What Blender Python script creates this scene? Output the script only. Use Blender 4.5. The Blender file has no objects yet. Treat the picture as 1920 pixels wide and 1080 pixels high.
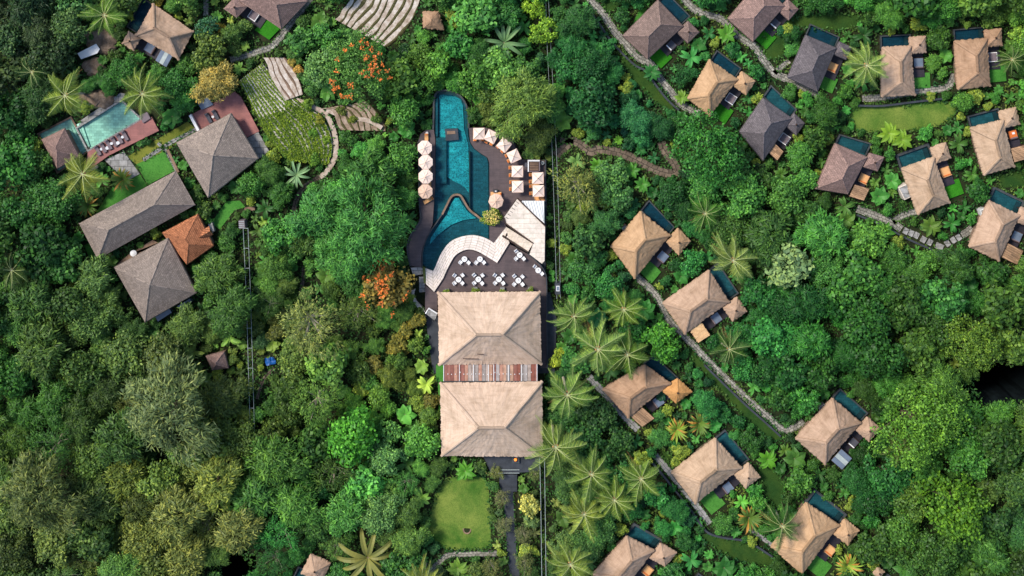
import bpy, bmesh, math, random
import numpy as np
from mathutils import Vector, Matrix, noise
R_ = math.radians
scene = bpy.context.scene
COL = scene.collection

# ------------------------------------------------------------------ camera, sky, sun, exposure
CAM_H = 230.0                        # drone height in metres; 10 px of the 1920 px photo = 1 m on the ground
NADX, NADY = 0.0, 48.0               # point of the ground straight below the drone
cam = bpy.data.cameras.new("camera"); cam_o = bpy.data.objects.new("camera", cam); COL.objects.link(cam_o)
cam_o.location = (NADX, NADY, CAM_H); cam_o.rotation_euler = (0, 0, 0)
cam.sensor_width = 36.0; cam.lens = 36.0 * CAM_H / 192.0; cam.shift_y = -NADY / 192.0
cam.clip_start = 1.0; cam.clip_end = 2000.0
scene.camera = cam_o

SUN_EL = R_(50); SUN_DIR = Vector((-0.84, 0.54, 0)).normalized()
SUN_VEC = Vector((SUN_DIR.x * math.cos(SUN_EL), SUN_DIR.y * math.cos(SUN_EL), math.sin(SUN_EL)))
w = bpy.data.worlds.new("World"); scene.world = w; w.use_nodes = True
nt = w.node_tree; bg = nt.nodes["Background"]
sky = nt.nodes.new("ShaderNodeTexSky"); sky.sky_type = 'NISHITA'; sky.sun_disc = False
sky.sun_elevation = SUN_EL; sky.sun_rotation = math.atan2(SUN_DIR.x, SUN_DIR.y)
nt.links.new(sky.outputs[0], bg.inputs[0]); bg.inputs[1].default_value = 0.15
sl = bpy.data.lights.new("sun", 'SUN'); sl.energy = 3.0; sl.angle = R_(12.0); sl.color = (1.0, 0.93, 0.82)
so = bpy.data.objects.new("sun", sl); COL.objects.link(so)
so.rotation_euler = (-SUN_VEC).to_track_quat('-Z', 'Y').to_euler(); so.location = (-60, 60, 120)
scene.view_settings.view_transform = 'Standard'; scene.view_settings.look = 'None'
scene.view_settings.exposure = 0.52; scene.view_settings.gamma = 1.0
try:
    scene.cycles.max_bounces = 5; scene.cycles.diffuse_bounces = 2; scene.cycles.glossy_bounces = 2
    scene.cycles.transmission_bounces = 3; scene.cycles.transparent_max_bounces = 6
    scene.cycles.caustics_reflective = False; scene.cycles.caustics_refractive = False
except Exception: pass

# ------------------------------------------------------------------ helpers
rng = random.Random(7)
def P(px, py, z=0.0):
    """A pixel of the 1920x1080 photo and a height give the point of the place."""
    k = 1.0 - z / CAM_H
    return Vector((NADX + ((px - 960) / 10.0 - NADX) * k, NADY + ((540 - py) / 10.0 - NADY) * k, z))
def lin(c):
    return tuple((x / 255 / 12.92) if x / 255 <= 0.04045 else ((x / 255 + 0.055) / 1.055) ** 2.4 for x in c)
def tag(o, label=None, cat=None, group=None, kind=None):
    if label: o["label"] = label
    if cat: o["category"] = cat
    if group: o["group"] = group
    if kind: o["kind"] = kind
    return o
def empty(name, loc, label, cat, group=None, rz=0.0):
    o = bpy.data.objects.new(name, None); COL.objects.link(o); o.location = loc; o.rotation_euler = (0, 0, rz)
    o.empty_display_size = 0.5
    return tag(o, label, cat, group)
def copy_thing(src, label=None, group=None):
    r = src.copy(); COL.objects.link(r)
    if label: r["label"] = label
    if group: r["group"] = group
    for ch in src.children:
        c = ch.copy(); COL.objects.link(c); c.parent = r; c.matrix_parent_inverse = ch.matrix_parent_inverse.copy()
        for g in ch.children:
            d = g.copy(); COL.objects.link(d); d.parent = c; d.matrix_parent_inverse = g.matrix_parent_inverse.copy()
    return r

class MB:
    """Collects polygons (with uv in metres) and links them as one mesh object."""
    def __init__(s): s.v = []; s.f = []; s.uv = []; s.mi = []
    def poly(s, pts, uv=None, mi=0):
        b = len(s.v); s.v += [tuple(p) for p in pts]; s.f.append(tuple(range(b, b + len(pts))))
        s.uv += list(uv) if uv else [(p[0], p[1]) for p in pts]; s.mi.append(mi)
    def prism(s, pts, z0, z1, mi=0, side=None):
        pts = [(p[0], p[1]) for p in pts]
        a = sum(pts[i - 1][0] * pts[i][1] - pts[i][0] * pts[i - 1][1] for i in range(len(pts)))
        if a < 0: pts = pts[::-1]
        s.poly([(x, y, z1) for x, y in pts], None, mi)
        s.poly([(x, y, z0) for x, y in pts[::-1]], None, mi)
        d = 0.0
        for i in range(len(pts)):
            p, q = pts[i - 1], pts[i]; l = math.dist(p, q)
            s.poly([(p[0], p[1], z0), (q[0], q[1], z0), (q[0], q[1], z1), (p[0], p[1], z1)],
                   [(d, z0), (d + l, z0), (d + l, z1), (d, z1)], mi if side is None else side); d += l
    def box(s, c, size, rz=0.0, mi=0):
        hx, hy, hz = size[0] / 2, size[1] / 2, size[2] / 2; ca, sa = math.cos(rz), math.sin(rz)
        pts = [(c[0] + x * ca - y * sa, c[1] + x * sa + y * ca) for x, y in ((-hx, -hy), (hx, -hy), (hx, hy), (-hx, hy))]
        s.prism(pts, c[2] - hz, c[2] + hz, mi)
    def tube(s, pts, radii, n=6, mi=0, flat=1.0, cap=True):
        pts = [Vector(p) for p in pts]
        if not isinstance(radii, (list, tuple)): radii = [radii] * len(pts)
        rings = []
        for i, p in enumerate(pts):
            t = (pts[min(i + 1, len(pts) - 1)] - pts[max(i - 1, 0)]).normalized()
            side = t.cross(Vector((0, 0, 1)))
            side = Vector((1, 0, 0)) if side.length < 1e-3 else side.normalized()
            up = side.cross(t).normalized()
            rings.append([p + (side * math.cos(2 * math.pi * k / n) + up * math.sin(2 * math.pi * k / n) * flat) * radii[i] for k in range(n)])
        for i in range(len(rings) - 1):
            for k in range(n):
                a, b = rings[i][k], rings[i][(k + 1) % n]; c, d = rings[i + 1][(k + 1) % n], rings[i + 1][k]
                s.poly([a, b, c, d], [(k * .3, i * .5), (k * .3 + .3, i * .5), (k * .3 + .3, i * .5 + .5), (k * .3, i * .5 + .5)], mi)
        if cap: s.poly(rings[0][::-1], None, mi); s.poly(rings[-1], None, mi)
    def build(s, name, mats, parent=None, smooth=False, loc=None):
        me = bpy.data.meshes.new(name)
        off = Vector(loc) if loc is not None else Vector((0, 0, 0))
        me.from_pydata([(v[0] - off.x, v[1] - off.y, v[2] - off.z) for v in s.v], [], s.f)
        uvl = me.uv_layers.new(name="UVMap")
        flat = np.array(s.uv, dtype=np.float32).reshape(-1); uvl.data.foreach_set("uv", flat)
        for m in (mats if isinstance(mats, (list, tuple)) else [mats]): me.materials.append(m)
        me.polygons.foreach_set("material_index", s.mi)
        if smooth: me.polygons.foreach_set("use_smooth", [True] * len(s.f))
        me.update()
        o = bpy.data.objects.new(name, me); COL.objects.link(o)
        if parent is not None:
            o.parent = parent
            if loc is None:
                bpy_m = Matrix.Translation(parent.location) @ parent.rotation_euler.to_matrix().to_4x4()
                o.matrix_parent_inverse = bpy_m.inverted()
        if loc is not None and parent is None: o.location = off
        return o
def poly_px(pts, z): return [P(x, y, z) for x, y in pts]
def smooth_line(pts, n=6, closed=False):
    pts = [Vector((p[0], p[1])) for p in pts]; out = []; m = len(pts)
    rng_i = range(m) if closed else range(m - 1)
    for i in rng_i:
        g = (lambda k: pts[k % m]) if closed else (lambda k: pts[min(max(k, 0), m - 1)])
        p0, p1, p2, p3 = g(i - 1), g(i), g(i + 1), g(i + 2)
        for k in range(n):
            t = k / n
            out.append(0.5 * ((2 * p1) + (p2 - p0) * t + (2 * p0 - 5 * p1 + 4 * p2 - p3) * t * t + (3 * p1 - p0 - 3 * p2 + p3) * t ** 3))
    if not closed: out.append(pts[-1])
    return [(p.x, p.y) for p in out]
def resample(pts, n):
    pts = [Vector((p[0], p[1])) for p in pts]; d = [0]
    for a, b in zip(pts, pts[1:]): d.append(d[-1] + (b - a).length)
    out = []
    for k in range(n):
        t = d[-1] * k / (n - 1); i = 0
        while i < len(d) - 2 and d[i + 1] < t: i += 1
        out.append(pts[i].lerp(pts[i + 1], (t - d[i]) / max(d[i + 1] - d[i], 1e-6)))
    return out

# ------------------------------------------------------------------ materials
class NT:
    def __init__(s, name):
        s.m = bpy.data.materials.new(name); s.m.use_nodes = True; s.t = s.m.node_tree; s.n = s.t.nodes; s.l = s.t.links
        s.b = s.n["Principled BSDF"]; s.out = s.n["Material Output"]
    def add(s, t, **kw):
        n = s.n.new(t)
        for k, v in kw.items():
            if hasattr(n, k): setattr(n, k, v)
        return n
    def link(s, a, b): s.l.new(a, b)
    def coord(s, which, scale=(1, 1, 1), rot=(0, 0, 0)):
        c = s.add("ShaderNodeTexCoord"); m = s.add("ShaderNodeMapping"); s.link(c.outputs[which], m.inputs[0])
        m.inputs["Scale"].default_value = scale; m.inputs["Rotation"].default_value = rot
        return m.outputs[0]
    def noise(s, vec, scale, detail=3, rough=0.55, dist=0.0):
        n = s.add("ShaderNodeTexNoise"); s.link(vec, n.inputs["Vector"]); n.inputs["Scale"].default_value = scale
        n.inputs["Detail"].default_value = detail; n.inputs["Roughness"].default_value = rough; n.inputs["Distortion"].default_value = dist
        return n.outputs[0]
    def ramp(s, fac, stops):
        r = s.add("ShaderNodeValToRGB"); s.link(fac, r.inputs[0]); e = r.color_ramp.elements
        while len(e) < len(stops): e.new(0.5)
        for el, (p, c) in zip(e, stops): el.position = p; el.color = (*c[:3], 1)
        return r.outputs[0]
    def mix(s, a, b, fac, mode='MIX'):
        n = s.add("ShaderNodeMix"); n.data_type = 'RGBA'; n.blend_type = mode
        for sock, v in ((0, fac), (6, a), (7, b)):
            if isinstance(v, (int, float)): n.inputs[sock].default_value = v
            elif isinstance(v, tuple): n.inputs[sock].default_value = (*v[:3], 1)
            else: s.link(v, n.inputs[sock])
        return n.outputs[2]
    def math(s, op, a, b):
        n = s.add("ShaderNodeMath", operation=op)
        for i, v in enumerate((a, b)):
            if isinstance(v, (int, float)): n.inputs[i].default_value = v
            else: s.link(v, n.inputs[i])
        return n.outputs[0]
    def bump(s, h, strength=0.4, dist=0.05):
        b = s.add("ShaderNodeBump"); s.link(h, b.inputs["Height"]); b.inputs["Strength"].default_value = strength
        b.inputs["Distance"].default_value = dist; s.link(b.outputs[0], s.b.inputs["Normal"])
    def color(s, c):
        if isinstance(c, tuple): s.b.inputs["Base Color"].default_value = (*c[:3], 1)
        else: s.link(c, s.b.inputs["Base Color"])
    def rough(s, r, spec=0.3):
        s.b.inputs["Roughness"].default_value = r; s.b.inputs["Specular IOR Level"].default_value = spec

def sc(c, k): return tuple(x * k for x in c)
def m_plain(name, c, rough=0.7, var=0.25, scale=1.5, spec=0.3, bump=0.0, bscale=12):
    t = NT(name); v = t.coord("Object"); n = t.noise(v, scale, 5)
    t.color(t.ramp(n, [(0.3, sc(c, 1 - var)), (0.7, sc(c, 1 + var))])); t.rough(rough, spec)
    if bump: t.bump(t.noise(v, bscale, 4), bump)
    return t.m
def m_thatch(name):
    t = NT(name); uv = t.coord("UV", (9.0, 0.9, 1)); st = t.noise(uv, 1.0, 5, 0.7, 0.4)
    uv2 = t.coord("UV", (0.9, 0.35, 1)); pat = t.noise(uv2, 1.0, 4, 0.6)
    uv3 = t.coord("UV", (0.25, 2.2, 1)); row = t.noise(uv3, 1.0, 2, 0.5)
    base = t.ramp(st, [(0.28, (0.70, 0.67, 0.64)), (0.5, (0.97, 0.965, 0.955)), (0.75, (1.18, 1.17, 1.16))])
    base = t.mix(base, t.ramp(pat, [(0.3, (0.88, 0.86, 0.84)), (0.62, (1.04, 1.04, 1.04))]), 1.0, 'MULTIPLY')
    base = t.mix(base, t.ramp(row, [(0.34, (0.90, 0.885, 0.87)), (0.5, (1.02, 1.02, 1.02))]), 1.0, 'MULTIPLY')
    age = t.noise(t.coord("Object"), 0.28, 5, 0.62, 0.6)          # weathering: paler and damper, browner patches of its own
    base = t.mix(base, t.ramp(age, [(0.32, (0.80, 0.79, 0.76)), (0.48, (0.97, 0.965, 0.955)), (0.66, (1.08, 1.08, 1.08))]), 1.0, 'MULTIPLY')
    oi = t.add("ShaderNodeObjectInfo")
    t.color(t.mix(base, oi.outputs["Color"], 1.0, 'MULTIPLY')); t.rough(0.95, 0.1)
    t.bump(t.math('ADD', st, t.math('MULTIPLY', pat, 1.2)), 0.55, 0.08)
    return t.m
def m_shingle(name):
    t = NT(name); uv = t.coord("UV"); br = t.add("ShaderNodeTexBrick"); t.link(uv, br.inputs["Vector"])
    br.inputs["Scale"].default_value = 1.0; br.inputs["Brick Width"].default_value = 0.45; br.inputs["Row Height"].default_value = 0.3
    br.inputs["Mortar Size"].default_value = 0.03
    br.inputs["Color1"].default_value = (0.8, 0.8, 0.8, 1); br.inputs["Color2"].default_value = (1.15, 1.13, 1.12, 1); br.inputs["Mortar"].default_value = (0.5, 0.5, 0.5, 1)
    nz = t.noise(t.coord("UV", (1, 1, 1)), 2.2, 5, 0.7, 1.2)
    big = t.noise(t.coord("UV", (0.22, 0.22, 1)), 1.0, 4, 0.6)
    c = t.mix(br.outputs[0], t.ramp(nz, [(0.34, (0.68, 0.67, 0.66)), (0.66, (1.26, 1.25, 1.24))]), 1.0, 'MULTIPLY')
    c = t.mix(c, t.ramp(big, [(0.3, (0.76, 0.75, 0.75)), (0.7, (1.14, 1.12, 1.1))]), 1.0, 'MULTIPLY')
    oi = t.add("ShaderNodeObjectInfo"); t.color(t.mix(c, oi.outputs["Color"], 1.0, 'MULTIPLY')); t.rough(0.75, 0.3)
    t.bump(t.math('ADD', nz, br.outputs[1]), 0.5, 0.06); return t.m
def m_tile(name):
    t = NT(name); uv = t.coord("UV"); br = t.add("ShaderNodeTexBrick"); t.link(uv, br.inputs["Vector"])
    br.inputs["Scale"].default_value = 1.0; br.inputs["Brick Width"].default_value = 0.3; br.inputs["Row Height"].default_value = 0.35; br.inputs["Mortar Size"].default_value = 0.04
    o = lin((192, 126, 88))
    br.inputs["Color1"].default_value = (*sc(o, .8), 1); br.inputs["Color2"].default_value = (*sc(o, 1.2), 1); br.inputs["Mortar"].default_value = (*sc(o, .35), 1)
    nz = t.noise(t.coord("UV"), 1.4, 5, 0.7, 0.8)
    t.color(t.mix(br.outputs[0], t.ramp(nz, [(0.33, (0.5, 0.45, 0.42)), (0.6, (1.1, 1.08, 1.05))]), 1.0, 'MULTIPLY')); t.rough(0.8)
    t.bump(t.math('ADD', nz, br.outputs[1]), 0.6, 0.06); return t.m
def m_paver(name, c, bw=0.7, rh=0.45, joint=0.05, jc=None, var=0.3, dirt=0.6):
    t = NT(name); uv = t.coord("UV"); br = t.add("ShaderNodeTexBrick"); t.link(uv, br.inputs["Vector"])
    br.inputs["Scale"].default_value = 1.0; br.inputs["Brick Width"].default_value = bw; br.inputs["Row Height"].default_value = rh; br.inputs["Mortar Size"].default_value = joint
    br.inputs["Color1"].default_value = (*sc(c, 1 - var), 1); br.inputs["Color2"].default_value = (*sc(c, 1 + var), 1)
    br.inputs["Mortar"].default_value = (*(jc or sc(c, .25)), 1)
    nz = t.noise(t.coord("Object"), 1.2, 6, 0.7)
    t.color(t.mix(br.outputs[0], t.ramp(nz, [(0.35, (dirt, dirt * 1.02, dirt * .97)), (0.6, (1.08, 1.08, 1.08))]), 1.0, 'MULTIPLY')); t.rough(0.85)
    t.bump(br.outputs[1], -0.4, 0.04); return t.m
def m_planks(name, c, wdt=0.16, var=0.22, rot=0.0, rough=0.6):
    t = NT(name); v = t.coord("Object", (1, 1, 1), (0, 0, rot)); br = t.add("ShaderNodeTexBrick"); t.link(v, br.inputs["Vector"])
    br.inputs["Scale"].default_value = 1.0; br.inputs["Brick Width"].default_value = 2.4; br.inputs["Row Height"].default_value = wdt; br.inputs["Mortar Size"].default_value = 0.012
    br.inputs["Color1"].default_value = (*sc(c, 1 - var), 1); br.inputs["Color2"].default_value = (*sc(c, 1 + var), 1); br.inputs["Mortar"].default_value = (*sc(c, .3), 1)
    nz = t.noise(t.coord("Object"), 0.35, 6, 0.65)
    t.color(t.mix(br.outputs[0], t.ramp(nz, [(0.32, (0.7, 0.7, 0.72)), (0.68, (1.25, 1.2, 1.18))]), 1.0, 'MULTIPLY')); t.rough(rough, 0.35)
    return t.m
def m_foliage(name, sat_var=0.06, transl=0.22, rough=0.5):
    t = NT(name); oi = t.add("ShaderNodeObjectInfo"); ge = t.add("ShaderNodeNewGeometry")
    k = t.ramp(ge.outputs["Random Per Island"], [(0.0, (0.36, 0.46, 0.47)), (0.5, (0.88, 0.92, 0.86)), (0.85, (1.36, 1.30, 1.05)), (1.0, (2.0, 1.75, 1.25))])
    c = t.mix(oi.outputs["Color"], k, 1.0, 'MULTIPLY')
    nz = t.noise(t.coord("Object"), 0.55, 2)                      # whole boughs a little lighter or yellower than others
    c = t.mix(c, t.ramp(nz, [(0.35, (0.74, 0.82, 0.85)), (0.65, (1.16, 1.14, 0.98))]), 1.0, 'MULTIPLY')
    t.color(c); t.rough(rough, 0.25)
    tr = t.add("ShaderNodeBsdfTranslucent"); t.link(c, tr.inputs[0])
    mx = t.add("ShaderNodeMixShader"); mx.inputs[0].default_value = transl
    t.link(t.b.outputs[0], mx.inputs[1]); t.link(tr.outputs[0], mx.inputs[2]); t.link(mx.outputs[0], t.out.inputs[0])
    return t.m
def m_water(name, tint, refl=0.9):
    t = NT(name); t.n.remove(t.b)
    tr = t.add("ShaderNodeBsdfTransparent"); tr.inputs[0].default_value = (*tint, 1)
    gl = t.add("ShaderNodeBsdfGlossy"); gl.inputs["Roughness"].default_value = 0.06
    fr = t.add("ShaderNodeFresnel"); fr.inputs[0].default_value = 1.33
    bp = t.add("ShaderNodeBump"); t.link(t.noise(t.coord("Object"), 2.2, 3, 0.5, 0.6), bp.inputs["Height"]); bp.inputs["Strength"].default_value = 0.25; bp.inputs["Distance"].default_value = 0.05
    t.link(bp.outputs[0], gl.inputs["Normal"]); t.link(bp.outputs[0], fr.inputs["Normal"])
    mx = t.add("ShaderNodeMixShader"); t.link(t.math('MULTIPLY', fr.outputs[0], refl), mx.inputs[0])
    t.link(tr.outputs[0], mx.inputs[1]); t.link(gl.outputs[0], mx.inputs[2]); t.link(mx.outputs[0], t.out.inputs[0])
    return t.m
def m_poolfloor(name, c, dark, thr=0.44):
    t = NT(name); v = t.coord("Object"); n1 = t.noise(v, 2.6, 3, 0.6, 2.2); n2 = t.noise(v, 0.5, 3)
    br = t.add("ShaderNodeTexBrick"); t.link(v, br.inputs["Vector"]); br.inputs["Scale"].default_value = 1.0
    br.inputs["Brick Width"].default_value = 0.9; br.inputs["Row Height"].default_value = 0.5; br.inputs["Mortar Size"].default_value = 0.02
    br.inputs["Color1"].default_value = (0.8, 0.8, 0.8, 1); br.inputs["Color2"].default_value = (1.2, 1.2, 1.2, 1); br.inputs["Mortar"].default_value = (0.6, 0.6, 0.6, 1)
    col = t.ramp(n1, [(thr - 0.06, dark), (thr, c), (0.7, sc(c, 1.3))])
    col = t.mix(col, t.ramp(n2, [(0.3, (0.75, 0.8, 0.85)), (0.7, (1.15, 1.12, 1.1))]), 1.0, 'MULTIPLY')
    t.color(t.mix(col, br.outputs[0], 1.0, 'MULTIPLY')); t.rough(0.7); return t.m
def m_lawn(name, c, c2):
    t = NT(name); v = t.coord("Object"); n1 = t.noise(v, 0.16, 4, 0.6, 0.5); n2 = t.noise(v, 5.0, 4, 0.7)
    col = t.ramp(n1, [(0.36, c), (0.64, c2)])
    n3 = t.noise(v, 0.5, 5, 0.7, 0.8); col = t.mix(col, t.ramp(n3, [(0.3, (0.72, 0.80, 0.74)), (0.5, (1, 1, 1)), (0.64, (1.0, 1.0, 1.0)), (0.74, (1.34, 1.16, 1.05))]), 1.0, 'MULTIPLY')
    t.color(t.mix(col, t.ramp(n2, [(0.3, (0.6, 0.66, 0.6)), (0.7, (1.32, 1.26, 1.2))]), 1.0, 'MULTIPLY')); t.rough(0.9, 0.15)
    t.bump(n2, 0.6, 0.08); return t.m
def m_soil(name, stops, scale):
    t = NT(name); v = t.coord("Object"); n = t.noise(v, scale, 8, 0.7, 0.4); t.color(t.ramp(n, stops)); t.rough(0.95, 0.1)
    t.bump(t.noise(v, 4.0, 6, 0.7), 0.7, 0.15); return t.m

M = {}
M['thatch'] = m_thatch('thatch'); M['shingle'] = m_shingle('wood_shingle'); M['tile'] = m_tile('clay_tile')
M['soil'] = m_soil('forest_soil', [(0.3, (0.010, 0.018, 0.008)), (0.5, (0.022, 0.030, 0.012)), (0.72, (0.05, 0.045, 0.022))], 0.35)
M['terrace'] = m_soil('terrace_soil', [(0.3, (0.24, 0.17, 0.12)), (0.48, (0.46, 0.38, 0.31)), (0.66, (0.66, 0.60, 0.54))], 0.9)
M['bank'] = m_soil('terrace_bank', [(0.3, (0.05, 0.045, 0.02)), (0.55, (0.11, 0.10, 0.04)), (0.72, (0.17, 0.14, 0.08))], 1.2)
M['rock'] = m_soil('boulder_rock', [(0.3, (0.09, 0.06, 0.04)), (0.55, (0.22, 0.16, 0.115)), (0.75, (0.34, 0.27, 0.21))], 0.7)
M['paver'] = m_paver('grey_paver', lin((150, 146, 136)), 0.75, 0.5, 0.05)
M['brownpaver'] = m_paver('brown_paver', lin((112, 98, 84)), 1.1, 1.4, 0.06)
M['whitestone'] = m_paver('white_stone', lin((226, 212, 202)), 1.2, 0.5, 0.03, lin((130, 116, 106)), 0.08, .85)
M['sandstone'] = m_paver('sandstone', lin((218, 204, 190)), 2.2, 0.9, 0.02, lin((160, 146, 130)), 0.09, .8)
M['greyslab'] = m_paver('grey_slab', lin((150, 148, 146)), 1.6, 1.2, 0.04, None, 0.16)
M['deck'] = m_planks('dark_deck', lin((88, 76, 76)), 0.18, 0.10)
M['darkdeck'] = m_planks('villa_deck', lin((46, 42, 50)), 0.16, 0.14)
M['reddeck'] = m_planks('red_deck', lin((150, 98, 92)), 0.22, 0.08)
M['slate'] = m_plain('dark_slate', lin((56, 60, 66)), 0.6, 0.3, 0.8)
M['coping'] = m_plain('coping_stone', lin((62, 66, 68)), 0.6, 0.3, 1.2)
M['brownstone'] = m_plain('brown_stone', lin((128, 104, 86)), 0.8, 0.4, 0.8)
M['wall'] = m_plain('villa_wall', lin((130, 108, 92)), 0.85, 0.15, 0.8)
M['darkwood'] = m_plain('dark_wood', lin((66, 48, 40)), 0.7, 0.25, 3)
M['teak'] = m_plain('teak', lin((196, 150, 104)), 0.6, 0.15, 3)
M['timber'] = m_planks('weathered_timber', lin((160, 128, 96)), 0.28, 0.35, R_(35))
M['canvas'] = m_plain('canvas', lin((232, 208, 192)), 0.9, 0.05, 0.6)
M['canvas2'] = m_plain('tan_canvas', lin((214, 182, 160)), 0.9, 0.05, 0.6)
M['white'] = m_plain('white_paint', (0.78, 0.77, 0.76), 0.5, 0.04, 2)
M['cream'] = m_plain('cream_cushion', lin((222, 205, 186)), 0.9, 0.06, 2)
M['cushion'] = m_plain('grey_cushion', lin((116, 104, 108)), 0.9, 0.15, 2)
M['darkcushion'] = m_plain('charcoal_cushion', lin((78, 78, 86)), 0.9, 0.15, 2)
M['orange'] = m_plain('orange_cushion', lin((206, 110, 52)), 0.9, 0.15, 3)
M['tancushion'] = m_plain('tan_cushion', lin((216, 162, 108)), 0.9, 0.08, 2)
M['metal'] = m_plain('grey_metal', lin((160, 170, 168)), 0.4, 0.15, 2, 0.5)
M['glass'] = m_plain('bluish_glass', lin((104, 116, 132)), 0.15, 0.15, 0.8, 0.6)
M['blue'] = m_plain('blue_tarp', lin((24, 84, 150)), 0.5, 0.2, 1.5)
M['water'] = m_water('pool_water', (0.50, 0.84, 0.86), .5)
M['clearwater'] = m_water('clear_water', (0.86, 0.95, 0.92), .4)
M['pooldark'] = m_poolfloor('pool_floor_dark', lin((26, 54, 70)), lin((20, 44, 58)), 0.40)
M['poolgrey'] = m_poolfloor('pool_floor_slate', lin((58, 84, 90)), lin((48, 70, 76)), 0.40)
M['poolteal'] = m_poolfloor('pool_floor_teal', lin((66, 164, 168)), lin((34, 98, 108)), 0.48)
M['poolledge'] = m_poolfloor('pool_ledge', lin((46, 88, 98)), lin((42, 68, 76)), 0.46)
M['poolmint'] = m_poolfloor('pool_floor_mint', lin((148, 190, 174)), lin((128, 172, 158)), 0.30)
M['lawn'] = m_lawn('lawn_grass', lin((66, 104, 36)), lin((120, 136, 62)))
M['lawn2'] = m_lawn('olive_lawn', lin((92, 104, 36)), lin((126, 128, 56)))
M['lawn3'] = m_lawn('dark_lawn', lin((38, 70, 28)), lin((58, 82, 30)))  # darker green grass than the main lawn
M['turf'] = m_lawn('bright_turf', lin((42, 112, 22)), lin((52, 126, 28)))
M['turf2'] = m_lawn('garden_turf', lin((62, 122, 46)), lin((76, 134, 56)))
M['leaf'] = m_foliage('leaf'); M['palmleaf'] = m_foliage('palm_leaf', transl=0.15, rough=0.42); M['bark'] = m_plain('bark', lin((112, 96, 78)), 0.9, 0.3, 2)
M['palebark'] = m_plain('pale_bark', lin((176, 166, 144)), 0.9, 0.2, 2)
M['ember'] = NT('fire_bowl_glow').m
_b = M['ember'].node_tree.nodes["Principled BSDF"]; _b.inputs["Base Color"].default_value = (0.7, 0.15, 0.02, 1)
_b.inputs["Emission Color"].default_value = (1, 0.25, 0.03, 1); _b.inputs["Emission Strength"].default_value = 1.2
MASK = []          # polygons in photo pixels where no tree or ground cover grows
CORR = []          # track corridors: no trees, but ground cover grows
EDGE = []          # outlines of lawns and paths, where low leaves creep over the rim
LAND = []          # landmarks that plants are described by: (phrase, px, py)
# ------------------------------------------------------------------ ground
# one sheet out to the horizon, with made-up steep pits standing in for deep shade between the trees
SHADE_PITS = [(1868, 720, 54, 24), (1918, 714, 50, 30), (436, 1068, 24, 20), (1838, 732, 24, 16)]
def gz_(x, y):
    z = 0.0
    for cx, cy, rx, ry in SHADE_PITS:
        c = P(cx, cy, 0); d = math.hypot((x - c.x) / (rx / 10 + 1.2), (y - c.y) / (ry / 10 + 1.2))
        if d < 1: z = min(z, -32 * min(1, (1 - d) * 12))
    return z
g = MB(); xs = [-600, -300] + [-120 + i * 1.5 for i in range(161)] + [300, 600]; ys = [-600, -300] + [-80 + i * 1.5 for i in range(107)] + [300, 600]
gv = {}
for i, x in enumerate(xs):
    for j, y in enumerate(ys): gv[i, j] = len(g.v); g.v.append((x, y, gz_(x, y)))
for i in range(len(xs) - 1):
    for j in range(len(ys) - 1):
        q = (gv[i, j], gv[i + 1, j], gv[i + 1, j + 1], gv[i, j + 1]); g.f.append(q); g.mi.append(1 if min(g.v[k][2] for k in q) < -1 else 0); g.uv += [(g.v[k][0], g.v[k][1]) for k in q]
tag(g.build("ground", [M['soil'], m_plain('shade_pit_black', (0.006, 0.010, 0.012), 0.95, .4, .6, .05)]), kind="structure")  # near-black pit faces: deep forest shade painted as colour

def lawn(pts, mat='lawn', z=0.03, n=1, mask=True):
    if mask: MASK.append(pts)
    if n > 1: pts = smooth_line(pts, n, True)
    if mat in ('lawn', 'lawn3'): EDGE.append((list(pts) + [pts[0]], 2.2))
    m = MB(); q = poly_px(pts, 0)
    m.prism(q, -0.05, z)
    return tag(m.build("lawn", M[mat]), kind="structure")
def path(pts, width_px, mat='paver', z=0.12, n=6, name="path", mask=True, wall=False):
    """Paved strip along a line given in photo pixels."""
    line = smooth_line(pts, n) if n > 1 else pts
    q = [P(x, y, z) for x, y in line]; hw = width_px / 20.0
    m = MB(); L = []; Rr = []; d = [0]
    for i, p in enumerate(q):
        t = (q[min(i + 1, len(q) - 1)] - q[max(i - 1, 0)]); t.z = 0; t.normalize(); s = Vector((-t.y, t.x, 0))
        j = 1 + 0.05 * math.sin(i * 2.3)
        L.append(p + s * hw * j); Rr.append(p - s * hw * j)
        if i: d.append(d[-1] + (q[i] - q[i - 1]).length)
    dn = Vector((0, 0, -z - 0.05))
    for i in range(len(q) - 1):
        m.poly([Rr[i], Rr[i + 1], L[i + 1], L[i]], [(d[i], -hw), (d[i + 1], -hw), (d[i + 1], hw), (d[i], hw)])
        m.poly([L[i], L[i + 1], L[i + 1] + dn, L[i] + dn]); m.poly([Rr[i + 1], Rr[i], Rr[i] + dn, Rr[i + 1] + dn])
    m.poly([L[0], L[0] + dn, Rr[0] + dn, Rr[0]]); m.poly([Rr[-1], Rr[-1] + dn, L[-1] + dn, L[-1]])
    if mask:
        for (a, b), (c, e) in zip(line, line[1:]):
            l = math.hypot(c - a, e - b) or 1; nx, ny = -(e - b) / l * width_px * .55, (c - a) / l * width_px * .55
            MASK.append([(a + nx, b + ny), (c + nx, e + ny), (c - nx, e - ny), (a - nx, b - ny)]); EDGE.append(([(a + nx * .95, b + ny * .95), (c + nx * .95, e + ny * .95)], 1.1)); EDGE.append(([(a - nx * .95, b - ny * .95), (c - nx * .95, e - ny * .95)], 1.1))
    return tag(m.build(name, M[mat]), kind="structure")
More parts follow.
